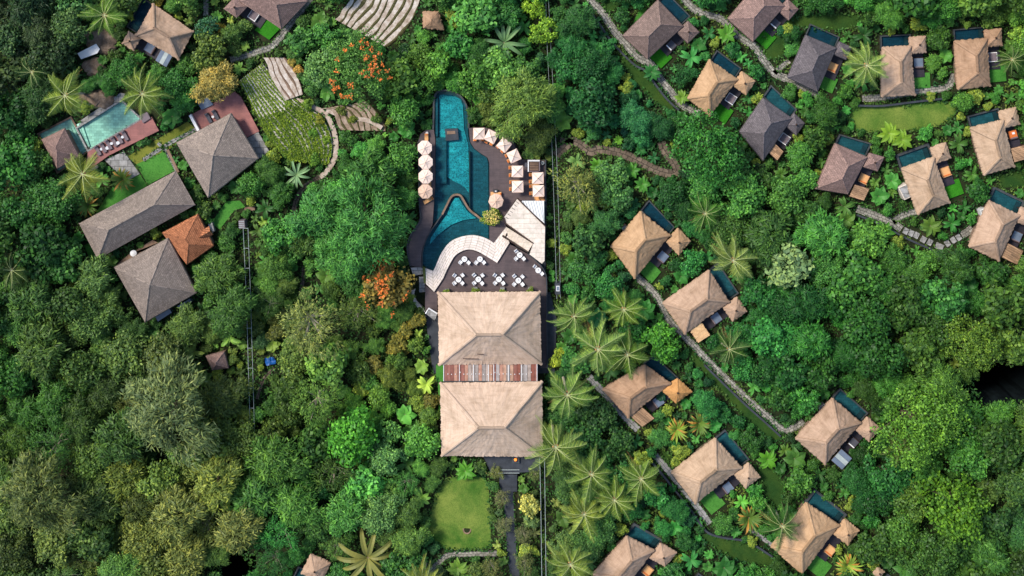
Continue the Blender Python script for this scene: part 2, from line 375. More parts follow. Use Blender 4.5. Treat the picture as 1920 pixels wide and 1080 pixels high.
def wall_line(pts, label, h=0.7, th=0.35, mat='slate', name="retaining_wall", cat="wall", z0=0.0):
    line = smooth_line(pts, 4); q = [P(x, y, 0) for x, y in line]; m = MB(); A = []; B = []
    for i, p in enumerate(q):
        t = (q[min(i + 1, len(q) - 1)] - q[max(i - 1, 0)]); t.normalize(); s = Vector((-t.y, t.x, 0)); A.append(p + s * th / 2); B.append(p - s * th / 2)
    m.prism(A + B[::-1], z0 - 0.05, z0 + h)
    return tag(m.build(name, M[mat], loc=q[0]), label, cat)

# ------------------------------------------------------------------ roofs
def hip_roof(parent, corners, z, height, style, tint, name="roof", cap=0.2, ridge_f=None, thick=0.32, seed=0):
    """corners: A,B,C,D world points at the eave (AB and CD short sides)."""
    A, B, C, D = [Vector((c[0], c[1], z)) for c in corners]
    r = random.Random(seed); th = style == 'thatch'
    short = ((A - B).length + (C - D).length) / 2; long_ = ((B - C).length + (D - A).length) / 2
    f = ridge_f if ridge_f is not None else min(0.5, 0.47 * short / long_)
    e1, e2 = (A + B) / 2, (C + D) / 2; up = Vector((0, 0, height))
    r1, r2 = e1.lerp(e2, f) + up, e2.lerp(e1, f) + up
    if f > 0.485: r1 = r2 = (r1 + r2) / 2
    m = MB(); ctr = (A + B + C + D) / 4
    def slope(p0, p1, q0, q1, s):
        w = (p1 - p0).length; nu = max(4, int(w / (0.22 if th else 1.2))); nv = 10 if th else 4
        hgt = ((q0 + q1) / 2 - (p0 + p1) / 2).length
        nrm = (p1 - p0).cross(q0 - p0).normalized(); out = Vector((nrm.x, nrm.y, 0)).normalized()
        grid = []
        for j in range(nv + 1):
            v = j / nv; row = []
            for i in range(nu + 1):
                u = i / nu; a = p0.lerp(q0, v); b = p1.lerp(q1, v); p = a.lerp(b, u)
                if th:
                    edge = min(u, 1 - u) * 4 * (1 if v < 1 else 0); edge = min(1, edge)
                    sag = -0.10 * math.sin(math.pi * v) * min(1, edge)
                    n1 = noise.noise(Vector((p.x * 1.7 + s, p.y * 1.7, p.z * 1.7 + seed))) * 0.08
                    n2 = noise.noise(Vector((p.x * 0.45, p.y * 0.45 + s, seed * 1.3))) * 0.09
                    p = p + nrm * ((sag + (n1 + n2) * edge) if 0 < v < 1 else 0)
                    if j == 0: p = p + out * (r.uniform(-0.10, 0.08) + 0.10 * noise.noise(Vector((u * 9 + s, seed, 0)))) * min(1, edge + .15)
                row.append(p)
            grid.append(row)
        for j in range(nv):
            for i in range(nu):
                a, b, c, d = grid[j][i], grid[j][i + 1], grid[j + 1][i + 1], grid[j + 1][i]
                uv = [(s * 3 + i / nu * w, j / nv * hgt), (s * 3 + (i + 1) / nu * w, j / nv * hgt), (s * 3 + (i + 1) / nu * w, (j + 1) / nv * hgt), (s * 3 + i / nu * w, (j + 1) / nv * hgt)]
                if (c - d).length < 1e-4: m.poly([a, b, c], uv[:3])
                else: m.poly([a, b, c, d], uv)
        dn = Vector((0, 0, -thick)) - out * 0.12
        for i in range(nu):
            a, b = grid[0][i], grid[0][i + 1]
            m.poly([a + dn, b + dn, b, a], [(i * .3, 0), (i * .3 + .3, 0), (i * .3 + .3, .3), (i * .3, .3)])
    slope(D, A, r2, r1, 1); slope(B, C, r1, r2, 2); slope(A, B, r1, r1, 3); slope(C, D, r2, r2, 4)
    lo = Vector((0, 0, -thick)); m.poly([p.lerp(ctr, 0.02) + lo for p in (A, D, C, B)])
    ro = m.build(name, M[style], parent); ro.color = (*tint, 1)
    if cap:
        segs = [(A, r1), (B, r1), (C, r2), (D, r2)] + ([(r1, r2)] if r1 is not r2 else [])
        for k, (p, q) in enumerate(segs):
            cm = MB(); n = 9 if th else 3
            pts = [p.lerp(q, i / (n - 1)) for i in range(n)]
            for i in range(n):
                j = 0.05 * noise.noise(Vector((i * 1.7, k * 3.1, seed))) if th else 0
                pts[i] = pts[i] + Vector((j, -j, (-0.06 if th else -0.03)))
            cm.tube(pts, [cap * (1 + (0.18 * noise.noise(Vector((i, k, seed + .5))) if th else 0)) for i in range(n)], 7, flat=0.85)
            c = cm.build("ridge_cap", M[style], ro, smooth=True)
            kk = (0.96 if th else 1.35) if k < 4 else (0.62 if th else 1.3)
            c.color = (*sc(tint, kk), 1)
    return ro, r1, r2
def finial(parent, at, mat='darkwood'):
    m = MB(); m.tube([at + Vector((0, 0, -.05)), at + Vector((0, 0, .12)), at + Vector((0, 0, .3)), at + Vector((0, 0, .42))], [.16, .2, .13, .04], 8)
    m.build("finial", M[mat], parent, smooth=True)
def posts(parent, corners, z1, inset=0.14, rad=0.09, z0=0.0, mat='darkwood'):
    c = sum((Vector((p[0], p[1], 0)) for p in corners), Vector()) / len(corners)
    for p in corners:
        q = Vector((p[0], p[1], 0)).lerp(c, inset); m = MB()
        m.tube([(q.x, q.y, z0), (q.x, q.y, z1)], rad, 6); m.build("post", M[mat], parent)
def walls(parent, corners, z1, inset=0.16, mat='wall'):
    c = sum((Vector((p[0], p[1], 0)) for p in corners), Vector()) / 4
    q = [Vector((p[0], p[1], 0)).lerp(c, inset) for p in corners]
    m = MB(); m.prism(q, -0.05, z1); m.build("wall", M[mat], parent)

THATCH = lin((184, 157, 132)); PINKTHATCH = lin((180, 152, 130)); GOLDTHATCH = lin((188, 154, 120)); BROWNTHATCH = lin((172, 140, 114))
BROWN = lin((134, 114, 106)); DARK = lin((108, 102, 106)); GREY = lin((154, 141, 131)); MAUVE = lin((150, 124, 116))

# ------------------------------------------------------------------ the villas, each with its gazebo, pool, deck, daybed and lawn or pergola
# phrase, style, tint, roof corners A B C D (AB pool side, B by the gazebo), gazebo (x,y,size), pool (centre or None, width m, dark coping), daybed (x,y,kind), extra (kind,x,y,sizes)
VILLAS = [
 ("brown shingled villa at the uppermost path", 'shingle', BROWN, [(1234,0),(1281,49),(1214,111),(1168,67)], (1290,60,29), 'sea', (1258,85,'grey'), ('turf',1239,107,29)),
 ("brown shingled villa cut by the top edge", 'shingle', MAUVE, [(1424,-34),(1471,11),(1412,78),(1365,35)], (1478,18,27), 'sea', (1453,44,'grey'), ('turf',1435,71,29)),
 ("thatched villa above the round-crowned tree", 'thatch', GOLDTHATCH, [(1330,112),(1383,149),(1331,217),(1290,184)], (1395,156,30), 'sea', (1370,185,'white'), ('turf',1355,211,29)),
 ("dark grey shingled villa with timber pergola", 'shingle', DARK, [(1431,184),(1485,222),(1431,301),(1387,247)], (1491,233,27), 'slate', (1470,260,'white'), ('pergola',1452,282,30,20)),
 ("charcoal shingled villa beside the tall palm", 'shingle', sc(DARK,.92), [(1511,66),(1568,90),(1533,172),(1477,145)], (1580,95,25), 'sea', (1560,126,'tan'), ('lawn',1552,156,28)),
 ("thatched villa right of the tall palm", 'thatch', PINKTHATCH, [(1655,89),(1708,86),(1716,178),(1653,181)], (1721,84,30), 'sea', (1721,118,'dark'), ('lawn',1729,151,28)),
 ("thatched villa in the top right corner", 'thatch', BROWNTHATCH, [(1790,77),(1851,72),(1857,161),(1796,167)], (1863,71,31), 'sea', (1860,107,'white'), ('lawn',1870,138,30)),
 ("thatched villa right of the long lawn", 'thatch', THATCH, [(1820,240),(1881,225),(1902,312),(1845,328)], (1893,221,32), 'slate', (1898,252,'red'), ('pergola',1911,288,26,26)),
 ("reddish brown shingled villa above the path fork", 'shingle', MAUVE, [(1566,269),(1626,295),(1590,364),(1529,354)], (1638,304,28), 'slate', (1619,335,'tan'), ('pergola',1611,361,28,24)),
 ("thatched villa above the stepping stones", 'thatch', THATCH, [(1691,316),(1751,295),(1781,380),(1721,402)], (1764,287,30), 'tank', (1772,322,'tan'), ('turf',1788,354,29)),
 ("thatched villa past the last stepping stone", 'thatch', PINKTHATCH, [(1854,376),(1912,404),(1873,489),(1817,462)], (1922,407,28), 'tank', (1905,443,'dark'), ('pergola',1898,476,32,28)),
 ("ragged thatched villa near the funicular car", 'thatch', GOLDTHATCH, [(1201,397),(1256,441),(1190,522),(1146,462)], (1272,453,33), 'sea', (1242,481,'dark'), ('lawn',1220,510,28)),
 ("thatched villa with a thatch-roofed patio", 'thatch', PINKTHATCH, [(1329,507),(1367,566),(1284,626),(1243,568)], (1378,580,32), 'slate', (1342,596,'dark'), ('thatchpatio',1311,622,32,26)),
 ("mossy brown thatched villa behind the palms", 'thatch', BROWNTHATCH, [(1209,685),(1257,719),(1178,783),(1130,730)], (1269,733,36), 'sea', (1234,752,'dark'), ('pergola',1204,782,30,28)),
 ("thatched villa beside the lime tree fern", 'thatch', THATCH, [(1341,822),(1390,877),(1304,945),(1259,886)], (1401,892,34), 'slate', (1364,913,'dark'), ('lawn',1336,941,33)),
 ("golden thatched villa near the bottom edge", 'thatch', GOLDTHATCH, [(1512,943),(1573,985),(1504,1077),(1446,1025)], (1587,998,34), 'tank', (1556,1031,'tan'), ('lawn',1537,1063,32)),
 ("thatched villa with the glass roofed patio", 'thatch', PINKTHATCH, [(1561,747),(1614,793),(1547,871),(1492,822)], (1628,805,32), 'slate', (1599,829,'grey'), ('glasspatio',1578,861,26,28)),
 ("thatched villa below the palm grove", 'thatch', PINKTHATCH, [(1175,1006),(1226,1032),(1166,1112),(1112,1077)], (1243,1041,34), 'tank', (1214,1069,'tan'), None),
 ("thatched villa cut by the bottom edge", 'thatch', THATCH, [(1296,1094),(1348,1128),(1284,1206),(1232,1168)], None, 'slate', None, None),
 ("thatched villa in the bottom right corner", 'thatch', THATCH, [(1650,1096),(1706,1128),(1640,1210),(1586,1172)], (1648,1074,14), 'slate', None, None),
 ("thatched villa by the huge banana plant", 'thatch', PINKTHATCH, [(553,1086),(600,1104),(570,1180),(512,1150)], (592,1066,40), 'slate', None, None),
 ("pinkish thatched villa in the top left corner", 'thatch', PINKTHATCH, [(287,7),(254,66),(335,112),(363,59)], (246,77,26), 'sea', (282,90,'dark'), ('glasspatio',308,108,26,24)),
 ("brown shingled villa above the rice terraces", 'shingle', MAUVE, [(500,-50),(449,2),(527,55),(577,2)], (442,14,30), None, (476,29,'white'), ('turf',503,53,32)),
]
def quad_px(cx, cy, wx, wy, ex, ey, z):
    c = P(cx, cy, z)
    return [c + ex * sx * wx / 2 + ey * sy * wy / 2 for sx, sy in ((-1, 1), (1, 1), (1, -1), (-1, -1))]
def to_px(p, z):
    k = 1 - z / CAM_H
    return (960 + ((p.x - NADX) / k + NADX) * 10, 540 - ((p.y - NADY) / k + NADY) * 10)
def daybed(x, y, kind, ex, ey, phrase):
    c = P(x, y, 0.5); ang = math.atan2(ey.y, ey.x) - math.pi / 2
    desc = {'grey': 'grey daybed with white bolster', 'white': 'white framed grey daybed', 'dark': 'charcoal blue daybed', 'tan': 'tan daybed with rust bolster', 'red': 'red daybed with a white tray'}[kind]
    t = empty("daybed", c, f"{desc} at the {phrase}", "daybed", "daybeds on villa decks", ang)
    s = 1.75 if kind != 'dark' else 2.0
    cm = {'grey': 'darkcushion', 'white': 'cushion', 'dark': 'glass', 'tan': 'tancushion', 'red': 'orange'}[kind]
    fm = {'grey': 'darkwood', 'white': 'white', 'dark': 'darkwood', 'tan': 'teak', 'red': 'darkwood'}[kind]
    W = Matrix.Translation(c) @ Matrix.Rotation(ang, 4, 'Z')
    def part(name, boxes, mat):
        m = MB()
        for b in boxes: m.box(*b)
        o = m.build(name, M[mat]); o.parent = t
        bv = o.modifiers.new("bevel", 'BEVEL'); bv.width = 0.04; bv.segments = 2
    part("frame", [((0, 0, .15), (s, s, .22)), ((0, -s / 2 + .06, .42), (s, .12, .32))], fm)
    part("mattress", [((0, .04, .335), (s - .3, s - .34, .15))], cm)
    if kind == 'red': part("tray", [((0.1, .25, .44), (.5, .4, .05))], 'white')
    part("bolster", [((0, -s / 2 + .26, .50), (s - .45, .2, .18))], 'orange' if kind == 'tan' else ('white' if kind == 'grey' else 'cushion'))
for vi, (ph, style, tint, cor, gz, pool, bed, extra) in enumerate(VILLAS):
    zE = 3.0; q = [P(x, y, zE) for x, y in cor]; A, B, C, D = q; c = sum(q, Vector()) / 4
    ex = ((B - A) + (C - D)); ex.z = 0; ex.normalize(); ey = ((A - D) + (B - C)); ey.z = 0; ey.normalize()
    mirror = ex.cross(ey).z < 0
    w_ = ((B - A).length + (C - D).length) / 2; l_ = ((A - D).length + (B - C).length) / 2
    MASK.append([tuple(p) for p in cor]); LAND.append((ph, sum(p[0] for p in cor) / 4, sum(p[1] for p in cor) / 4))
    t = empty("villa", (c.x, c.y, 0), ph[0].upper() + ph[1:], "villa", "villas of the resort")
    t["label"] = ph
    walls(t, q, 3.2)
    ro, r1, r2 = hip_roof(t, q, zE, w_ * (0.40 if style == 'thatch' else 0.40), style, tint, cap=0.29 if style == 'thatch' else 0.11, seed=vi + 1)
    kindw = 'thatched' if style == 'thatch' else 'shingled'
    if gz:
        s = gz[2] / 10; gq = quad_px(gz[0], gz[1], s, s, ex, ey, 2.6)
        gt = empty("gazebo", (gq[0].x + gq[2].x, 0, 0) and ((gq[0].x + gq[2].x) / 2, (gq[0].y + gq[2].y) / 2, 0), f"small {kindw} gazebo at the corner of the {ph}", "gazebo", "gazebos beside the villas")
        gtint = lin((200, 150, 96)) if vi == 13 else tint
        _, g1, _ = hip_roof(gt, gq, 2.6, s * 0.36, style, gtint, ridge_f=0.5, cap=0.17 if style == 'thatch' else 0.08, seed=vi + 60, thick=0.22)
        finial(gt, g1); posts(gt, gq, 2.6, 0.2); MASK.append([to_px(p, 2.6) for p in gq])
    if pool:
        pw = {'sea': 2.1, 'slate': 2.2, 'tank': 2.5}[pool]; pl = w_ * 0.92
        mid = P((cor[0][0] + cor[1][0]) / 2, (cor[0][1] + cor[1][1]) / 2, 0.5); pc = mid + ey * (pw / 2 - 0.1) - ex * (w_ * 0.03)
        def rect(wx, wy, dx=0, dy=0): return [pc + ex * (sx * wx / 2 + dx) + ey * (sy * wy / 2 + dy) for sx, sy in ((-1, 1), (1, 1), (1, -1), (-1, -1))]
        fm = {'sea': 'pooldark', 'slate': 'poolgrey', 'tank': 'poolgrey'}[pool]
        pt = empty("plunge_pool", (pc.x, pc.y, 0), f"{'deep blue' if pool == 'sea' else 'slate green'} plunge pool of the {ph}", "swimming pool", "plunge pools of the villas")
        m = MB(); m.prism(rect(pl, pw), -0.05, 0.08); m.build("basin_floor", M[fm], pt)
        m = MB(); m.prism(rect(0.85, pw - .5, pl / 2 - .55, 0), 0.08, 0.30); m.build("pool_step", M['slate'], pt)
        cw = {'sea': 0.22, 'slate': 0.26, 'tank': 0.42}[pool]
        for k, (wx, wy, dx, dy) in enumerate(((pl + 2 * cw, cw, 0, pw / 2 + cw / 2), (pl + 2 * cw, cw, 0, -pw / 2 - cw / 2), (cw, pw, -pl / 2 - cw / 2, 0), (cw, pw, pl / 2 + cw / 2, 0))):
            m = MB(); m.prism(rect(wx, wy, dx, dy), -0.05, 0.62 if k in (0, 2) else 0.58); m.build("coping", M['coping'], pt)
        m = MB(); m.poly([Vector((p.x, p.y, 0.5)) for p in (rect(pl, pw) if ex.cross(ey).z < 0 else rect(pl, pw)[::-1])]); m.build("water", M['water'], pt)
        MASK.append([to_px(p, .5) for p in rect(pl + .8, pw + .8)])
    if bed:
        dl = l_ * 0.56; dw = 3.0
        bB = P(cor[1][0], cor[1][1], 0.5); bC = P(cor[2][0], cor[2][1], 0.5); dirv = (bC - bB).normalized()
        outv = Vector((-dirv.y, dirv.x, 0)); outv = outv if outv.dot(ex) > 0 else -outv
        p0 = bB + dirv * 0.9 - outv * 0.9; dq = [p0, p0 + outv * dw, p0 + outv * dw + dirv * dl, p0 + dirv * dl]
        m = MB(); m.prism(dq, -0.05, 0.5); cc = (dq[0] + dq[2]) / 2
        tag(m.build("deck", M['darkdeck'], loc=(cc.x, cc.y, 0)), f"dark timber deck beside the {ph}", "deck", "decks beside the villas")
        MASK.append([to_px(p, .5) for p in dq])
        daybed(*bed[:2], bed[2], ex, ey, ph)
    if extra:
        k, x, y = extra[:3]
        if k in ('turf', 'lawn'):
            s = extra[3] * 1.08 / 10; qq = quad_px(x, y, s, s * 0.95, ex, ey, 0.3)
            m = MB(); m.prism(qq, -0.05, 0.3); tag(m.build("lawn", M['turf' if k == 'turf' else 'turf2']), kind="structure")
            qc = (qq[0] + qq[2]) / 2; MASK.append([to_px(qc + (p - qc) * 1.35, .3) for p in qq])
        else:
            wx, wy = extra[3] / 10, extra[4] / 10; z = 2.4; qq = quad_px(x, y, wx, wy, ex, ey, z)
            nm = {'pergola': 'weathered timber slat pergola', 'thatchpatio': 'shaggy straw patio roof', 'glasspatio': 'grey glass and metal patio roof'}[k]
            cen = (qq[0] + qq[2]) / 2
            pt = empty("pergola", (cen.x, cen.y, 0), f"{nm} of the {ph}", "pergola", "patio roofs beside the villas")
            if k == 'thatchpatio':
                m = MB(); nS = 26
                for i in range(nS):
                    a = i / nS; ctr_ = qq[0].lerp(qq[1], (i + .5) / nS).lerp(qq[3].lerp(qq[2], (i + .5) / nS), .5)
                    m.box((ctr_.x, ctr_.y, z + rng.uniform(-.04, .04)), (wx / nS * 1.1, wy + rng.uniform(-.25, .2), .12), math.atan2(ex.y, ex.x) + rng.uniform(-.05, .05))
                o = m.build("roof", M['thatch'], pt); o.color = (*lin((214, 178, 134)), 1)
            else:
                n = 7 if k == 'pergola' else 3
                for i in range(n):
                    a0, a1 = i / n + .006, (i + 1) / n - .006
                    m = MB(); m.prism([qq[0].lerp(qq[3], a0), qq[1].lerp(qq[2], a0), qq[1].lerp(qq[2], a1), qq[0].lerp(qq[3], a1)], z + rng.uniform(0, .03), z + .08)
                    o = m.build("roof_board" if k == 'pergola' else "glass_panel", M['timber' if k == 'pergola' else ('glass' if i != 1 else 'metal')], pt)
            m = MB()
            for a, b in ((0, 1), (2, 3), (0, 3), (1, 2)): m.tube([qq[a] + Vector((0, 0, -.1)), qq[b] + Vector((0, 0, -.1))], .07, 4)
            m.build("frame", M['darkwood'], pt); posts(pt, qq, z - .1, 0.04, .07)
            MASK.append([to_px(p, z) for p in qq])

def annex(pts, z, mat, label):
    MASK.append(pts); m = MB(); q = poly_px(pts, z); m.prism(q, -.05, z); c = sum(q, Vector()) / len(q)
    o = m.build("annex", M[mat], loc=(c.x, c.y, 0)); tag(o, label, "annex", "small annexes of the villas")
    m = MB(); qq = [p.lerp(c + Vector((0, 0, z)) - Vector((0, 0, c.z)), .18) for p in q]; m.prism(qq, z, z + .12); m.build("roof_slab", M['greyslab'], o)
annex([(1684,351),(1700,344),(1711,368),(1696,375)], 2.2, 'sandstone', "stone annex on the left of the thatched villa above the stepping stones")
annex([(1838,394),(1848,390),(1852,404),(1843,408)], 2.0, 'white', "small white annex of the thatched villa past the last stepping stone")
annex([(1535,764),(1546,757),(1554,768),(1542,776)], 2.0, 'sandstone', "tiny stone annex of the thatched villa with the glass roofed patio")
annex([(1164,428),(1172,420),(1180,428),(1171,437)], 1.8, 'brownstone', "brown stone annex of the ragged thatched villa near the funicular car")
# ------------------------------------------------------------------ grey lodge buildings on the left
def big_roof(name, ph, corners, z, h, style, tint, f=None, cap=0.1, cat="building", mat='wall'):
    ph, short = ph.split('|') if '|' in ph else (ph, ph)
    q = [P(x, y, z) for x, y in corners]; c = sum(q, Vector()) / 4
    t = empty(name, (c.x, c.y, 0), ph, cat); walls(t, q, z + .2, 0.1, mat)
    hip_roof(t, q, z, h, style, tint, ridge_f=f, cap=cap, seed=len(LAND) + 100, thick=.25)
    MASK.append(list(corners)); LAND.append((short, sum(p[0] for p in corners) / 4, sum(p[1] for p in corners) / 4))
    return t
big_roof("lodge", "large square grey lodge with pyramid roof beside the red deck|square grey pyramid roofed lodge", [(433,213),(484,297),(390,370),(331,268)], 3.6, 4.2, 'shingle', GREY, 0.5, .12)
big_roof("lodge", "long grey hall with a low ridged roof", [(148,419),(183,486),(366,384),(330,320)], 3.6, 3.4, 'shingle', sc(GREY, .88), 0.27, .12)
big_roof("lodge", "grey pyramid roofed lodge below the orange tiled house|lodge below the orange tiled house", [(214,502),(315,447),(368,549),(272,604)], 3.6, 4.0, 'shingle', sc(GREY, .86), 0.5, .12)
big_roof("pool_pavilion", "small brown pavilion standing in the mint green pool|brown pavilion in the mint green pool", [(78,262),(121,241),(148,293),(107,316)], 2.8, 2.2, 'shingle', MAUVE, 0.44, .07, "pavilion")
big_roof("hut", "small thatched hut at the foot of the upper rice terraces|hut at the upper rice terraces", [(793,22),(822,22),(832,56),(794,52)], 2.6, 1.4, 'thatch', BROWNTHATCH, 0.46, .1, "hut")
big_roof("hut", "tiny brown hut half hidden by trees beside the ladder track|tiny brown hut beside the ladder track", [(386,668),(420,660),(428,690),(398,694)], 2.6, 1.6, 'shingle', MAUVE, 0.46, .1, "hut")
q = [P(x, y, 3.0) for x, y in ((304,437),(371,402),(400,461),(350,496))]
t = empty("tiled_house", (sum((p.x for p in q)) / 4, sum((p.y for p in q)) / 4, 0), "orange clay tiled house between the grey lodges", "house")
walls(t, q, 3.2, .1); MASK.append([(304,437),(371,402),(400,461),(350,496)]); LAND.append(("orange tiled house", 355, 448))
hip_roof(t, q, 3.0, 2.3, 'tile', (1, 1, 1), ridge_f=0.42, cap=.1, seed=77)
q2 = [P(x, y, 3.1) for x, y in ((372,436),(392,424),(400,440),(380,450))]
m = MB(); a, b, c_, d = q2; r0 = (a + d) / 2 + Vector((0, 0, 1.3)); r1_ = (b + c_) / 2 + Vector((0, 0, 1.0))
for f in ([a, b, r1_, r0], [c_, d, r0, r1_], [b, c_, r1_]): m.poly(f, [(p.x, p.y) for p in f])
m.build("dormer_roof", M['tile'], t)
MASK.append([(395,455),(405,420),(412,430),(400,465)])
m = MB(); m.prism(poly_px([(393,417),(400,413),(405,432),(397,436)], 0), 0, 1.2); tag(m.build("garden_wall", M['greyslab']), "short grey slab wall right of the orange tiled house", "wall")

# mint pool and its terrace
def slab(name, pts, z0, z1, mat, label=None, cat=None, kind=None, mask=True, group=None, parent=None):
    if mask: MASK.append([tuple(p) for p in pts])
    m = MB(); q = poly_px(pts, z1); m.prism(q, z0, z1)
    if parent is not None: return m.build(name, M[mat], parent)
    c = sum(q, Vector()) / len(q)
    return tag(m.build(name, M[mat], loc=(c.x, c.y, 0) if label else None), label, cat, group, kind)
def water(pts, z, mat, parent):
    q = poly_px(pts, z); a = sum(q[i - 1].x * q[i].y - q[i].x * q[i - 1].y for i in range(len(q)))
    m = MB(); m.poly(q if a > 0 else q[::-1]); return m.build("water", M[mat], parent)
def rim(pts, w_px, z0, z1, mat, parent, closed=True, name="coping"):
    q = poly_px(pts, z1); n = len(q); c = sum(q, Vector()) / n
    for i in range(n if closed else n - 1):
        a, b = q[i], q[(i + 1) % n]; d = (b - a).normalized(); s = Vector((-d.y, d.x, 0)); 
        if s.dot((a + b) / 2 - c) < 0: s = -s
        hw = w_px / 10; m = MB(); m.prism([a - d * 0.002, b + d * hw, b + d * hw + s * hw, a + s * hw], z0, z1 + .003 * (i % 2)); m.build(name, M[mat], parent)
MASK.append([(212,186),(232,168),(300,212),(286,236)]); MASK.append([(60,252),(132,214),(150,238),(150,250)]); mint = [(145,241),(227,190),(262,223),(165,281)]
pt = empty("swimming_pool", P(200, 235, 0), "mint green rectangular swimming pool between two palms", "swimming pool"); LAND.append(("mint green pool", 200, 235))
slab("basin_floor", mint, -.05, .15, 'poolmint', parent=pt); water(mint, .75, 'clearwater', pt); rim(mint, 3, -.05, .82, 'greyslab', pt)
low = [(73,252),(132,222),(165,281),(108,322)]
pt = empty("stepped_pool", P(118, 270, 0), "stepped green water basin around the small brown pavilion", "swimming pool")
slab("basin_floor", low, -.05, .1, 'poolmint', parent=pt); water(low, .42, 'clearwater', pt); rim(low, 3, -.05, .5, 'brownstone', pt)
for k in range(5):
    a = [(128 + k * 5.2, 240 - k * 2.6 + 1), (132 + k * 5.2, 238 - k * 2.6 + 1), (154 + k * 3.6, 283 - k * 2.2), (150 + k * 3.6, 285 - k * 2.2)]
    m = MB(); m.prism(poly_px(a, .4), .1, .38 + .012 * k); m.build("pool_step", M['poolmint'], pt)
slab("red_deck", [(165,282),(262,225),(284,219),(298,245),(203,292),(176,312),(160,318)], -.05, .8, 'reddeck', "brick red deck along the mint green pool", "deck")
slab("red_deck", [(358,215),(440,172),(452,182),(486,246),(462,258),(434,212),(374,246)], -.05, .8, 'reddeck', "brick red deck wrapping the square grey lodge", "deck")
slab("terrace_slab", [(150,238),(151,226),(170,213),(226,174),(234,176),(230,187)], -.05, .5, 'greyslab', "pale stone apron above the mint green pool", "terrace")
slab("terrace_slab", [(462,260),(484,247),(505,284),(482,300)], -.05, .7, 'greyslab', "pale concrete terrace at the right corner of the square lodge", "terrace")
slab("terrace_slab", [(240,478),(286,450),(310,462),(316,447),(255,480),(214,500)], -.05, .6, 'brownstone', "stone terrace between the long grey hall and the pyramid roofed lodge", "terrace", mask=True)
slab("terrace_slab", [(196,300),(232,284),(262,326),(240,338),(214,318)], -.05, .25, 'greyslab', "grey flagstone court below the sun loungers", "terrace")
slab("boundary_wall", [(354,217),(358,214),(374,244),(370,247)], -.05, 1.6, 'white', "short white wall at the end of the red deck", "wall")
slab("side_table", [(261,216),(276,210),(282,222),(268,231)], .8, 1.15, 'cushion', "grey square bench at the corner of the red pool deck", "bench")
slab("jacuzzi", [(368,190),(388,181),(400,196),(378,206)], -.05, 1.1, 'glass', "small grey blue tub above the red lodge deck", "tub")
m = MB(); m.tube([P(250, 475, .6), P(250, 475, .9), P(250, 475, 1.4), P(250, 475, 1.5)], [.3, .55, .6, .1], 14)
tag(m.build("water_jar", M['white'], smooth=True), "round white jar on the terrace below the long hall", "jar")
slab("skylight", [(290,592),(318,579),(322,586),(296,603)], -.05, 1.2, 'glass', "grey blue glass canopy below the pyramid roofed lodge", "canopy")
slab("skylight", [(332,574),(356,560),(360,566),(338,580)], -.05, 1.3, 'glass', "shorter grey blue canopy at the lodge's lower right corner", "canopy")
lawn([(238,294),(352,228),(372,246),(331,268),(318,280),(256,308)], 'lawn2'); lawn([(256,308),(313,281),(331,318),(277,347)], 'turf2', .08)
lawn([(178,402),(214,345),(262,326),(276,348),(236,374)], 'turf2'); lawn([(396,418),(425,377),(450,376),(460,388),(440,394),(412,430)], 'turf2', .1); lawn([(158,460),(168,456),(184,488),(172,494)], 'turf2', .1)
path([(268,300),(322,266),(372,240)], 7, 'greyslab', .1, 1); path([(296,268),(312,284),(332,322)], 6, 'greyslab', .1, 1)
wall_line([(316,280),(336,322)], "low pink stone wall beside the green lodge lawn", .8, .5, 'brownstone')
# sun loungers (grey) on the red deck, and two above the square lodge
def lounger_proto(name, fm, cm, L=2.0, W=.72):
    t = empty(name, (0, 0, 0), "x", "sun lounger")
    m = MB(); m.box((0, 0, .27), (L, W, .06)); 
    for sx in (-1, 1):
        for sy in (-1, 1): m.box((sx * (L / 2 - .12), sy * (W / 2 - .07), .12), (.07, .07, .24))
    o = m.build("frame", M[fm]); o.parent = t
    m = MB(); m.box((-.32, 0, .36), (L * .64, W - .08, .12)); o = m.build("mattress", M[cm]); o.parent = t
    m = MB(); h = W / 2 - .04; x0, x1 = L * .15, L * .49
    for z0, z1, flip in ((.42, .72, 0),):
        a = [(x0, -h, .30), (x1, -h, .62), (x1, h, .62), (x0, h, .30)]; b = [(x0, -h, .43), (x1, -h, .75), (x1, h, .75), (x0, h, .43)]
        m.poly(b); m.poly(a[::-1])
        for i in range(4): m.poly([a[i], a[(i + 1) % 4], b[(i + 1) % 4], b[i]])
    o = m.build("backrest", M[cm]); o.parent = t
    m = MB(); m.box((L * .42, 0, .74), (.24, W * .6, .1)); o = m.build("head_cushion", M['orange' if fm == 'teak' else cm]); o.parent = t
    return t
LP = {}
def lounger(kind, x, y, z, ang, label, group):
    fm, cm = {'grey': ('darkwood', 'cushion'), 'dark': ('darkwood', 'darkcushion'), 'teak': ('teak', 'tancushion')}[kind]
    if kind not in LP: LP[kind] = lounger_proto("sun_lounger", fm, cm); o = LP[kind]
    else: o = copy_thing(LP[kind])
    o.location = P(x, y, z); o.rotation_euler = (0, 0, ang); o["label"] = label; o["group"] = group; return o
ang = R_(118); ORD = ["first", "second", "third", "fourth", "fifth", "sixth", "seventh", "eighth", "ninth", "tenth", "eleventh", "twelfth"]
for i in range(6):
    lounger('grey', 184.5 + i * 10.2, 282 - i * 5.6, .8, ang, f"{ORD[i]} grey sun lounger from the lower end of the red pool deck's row", "grey loungers in a row on the red pool deck")
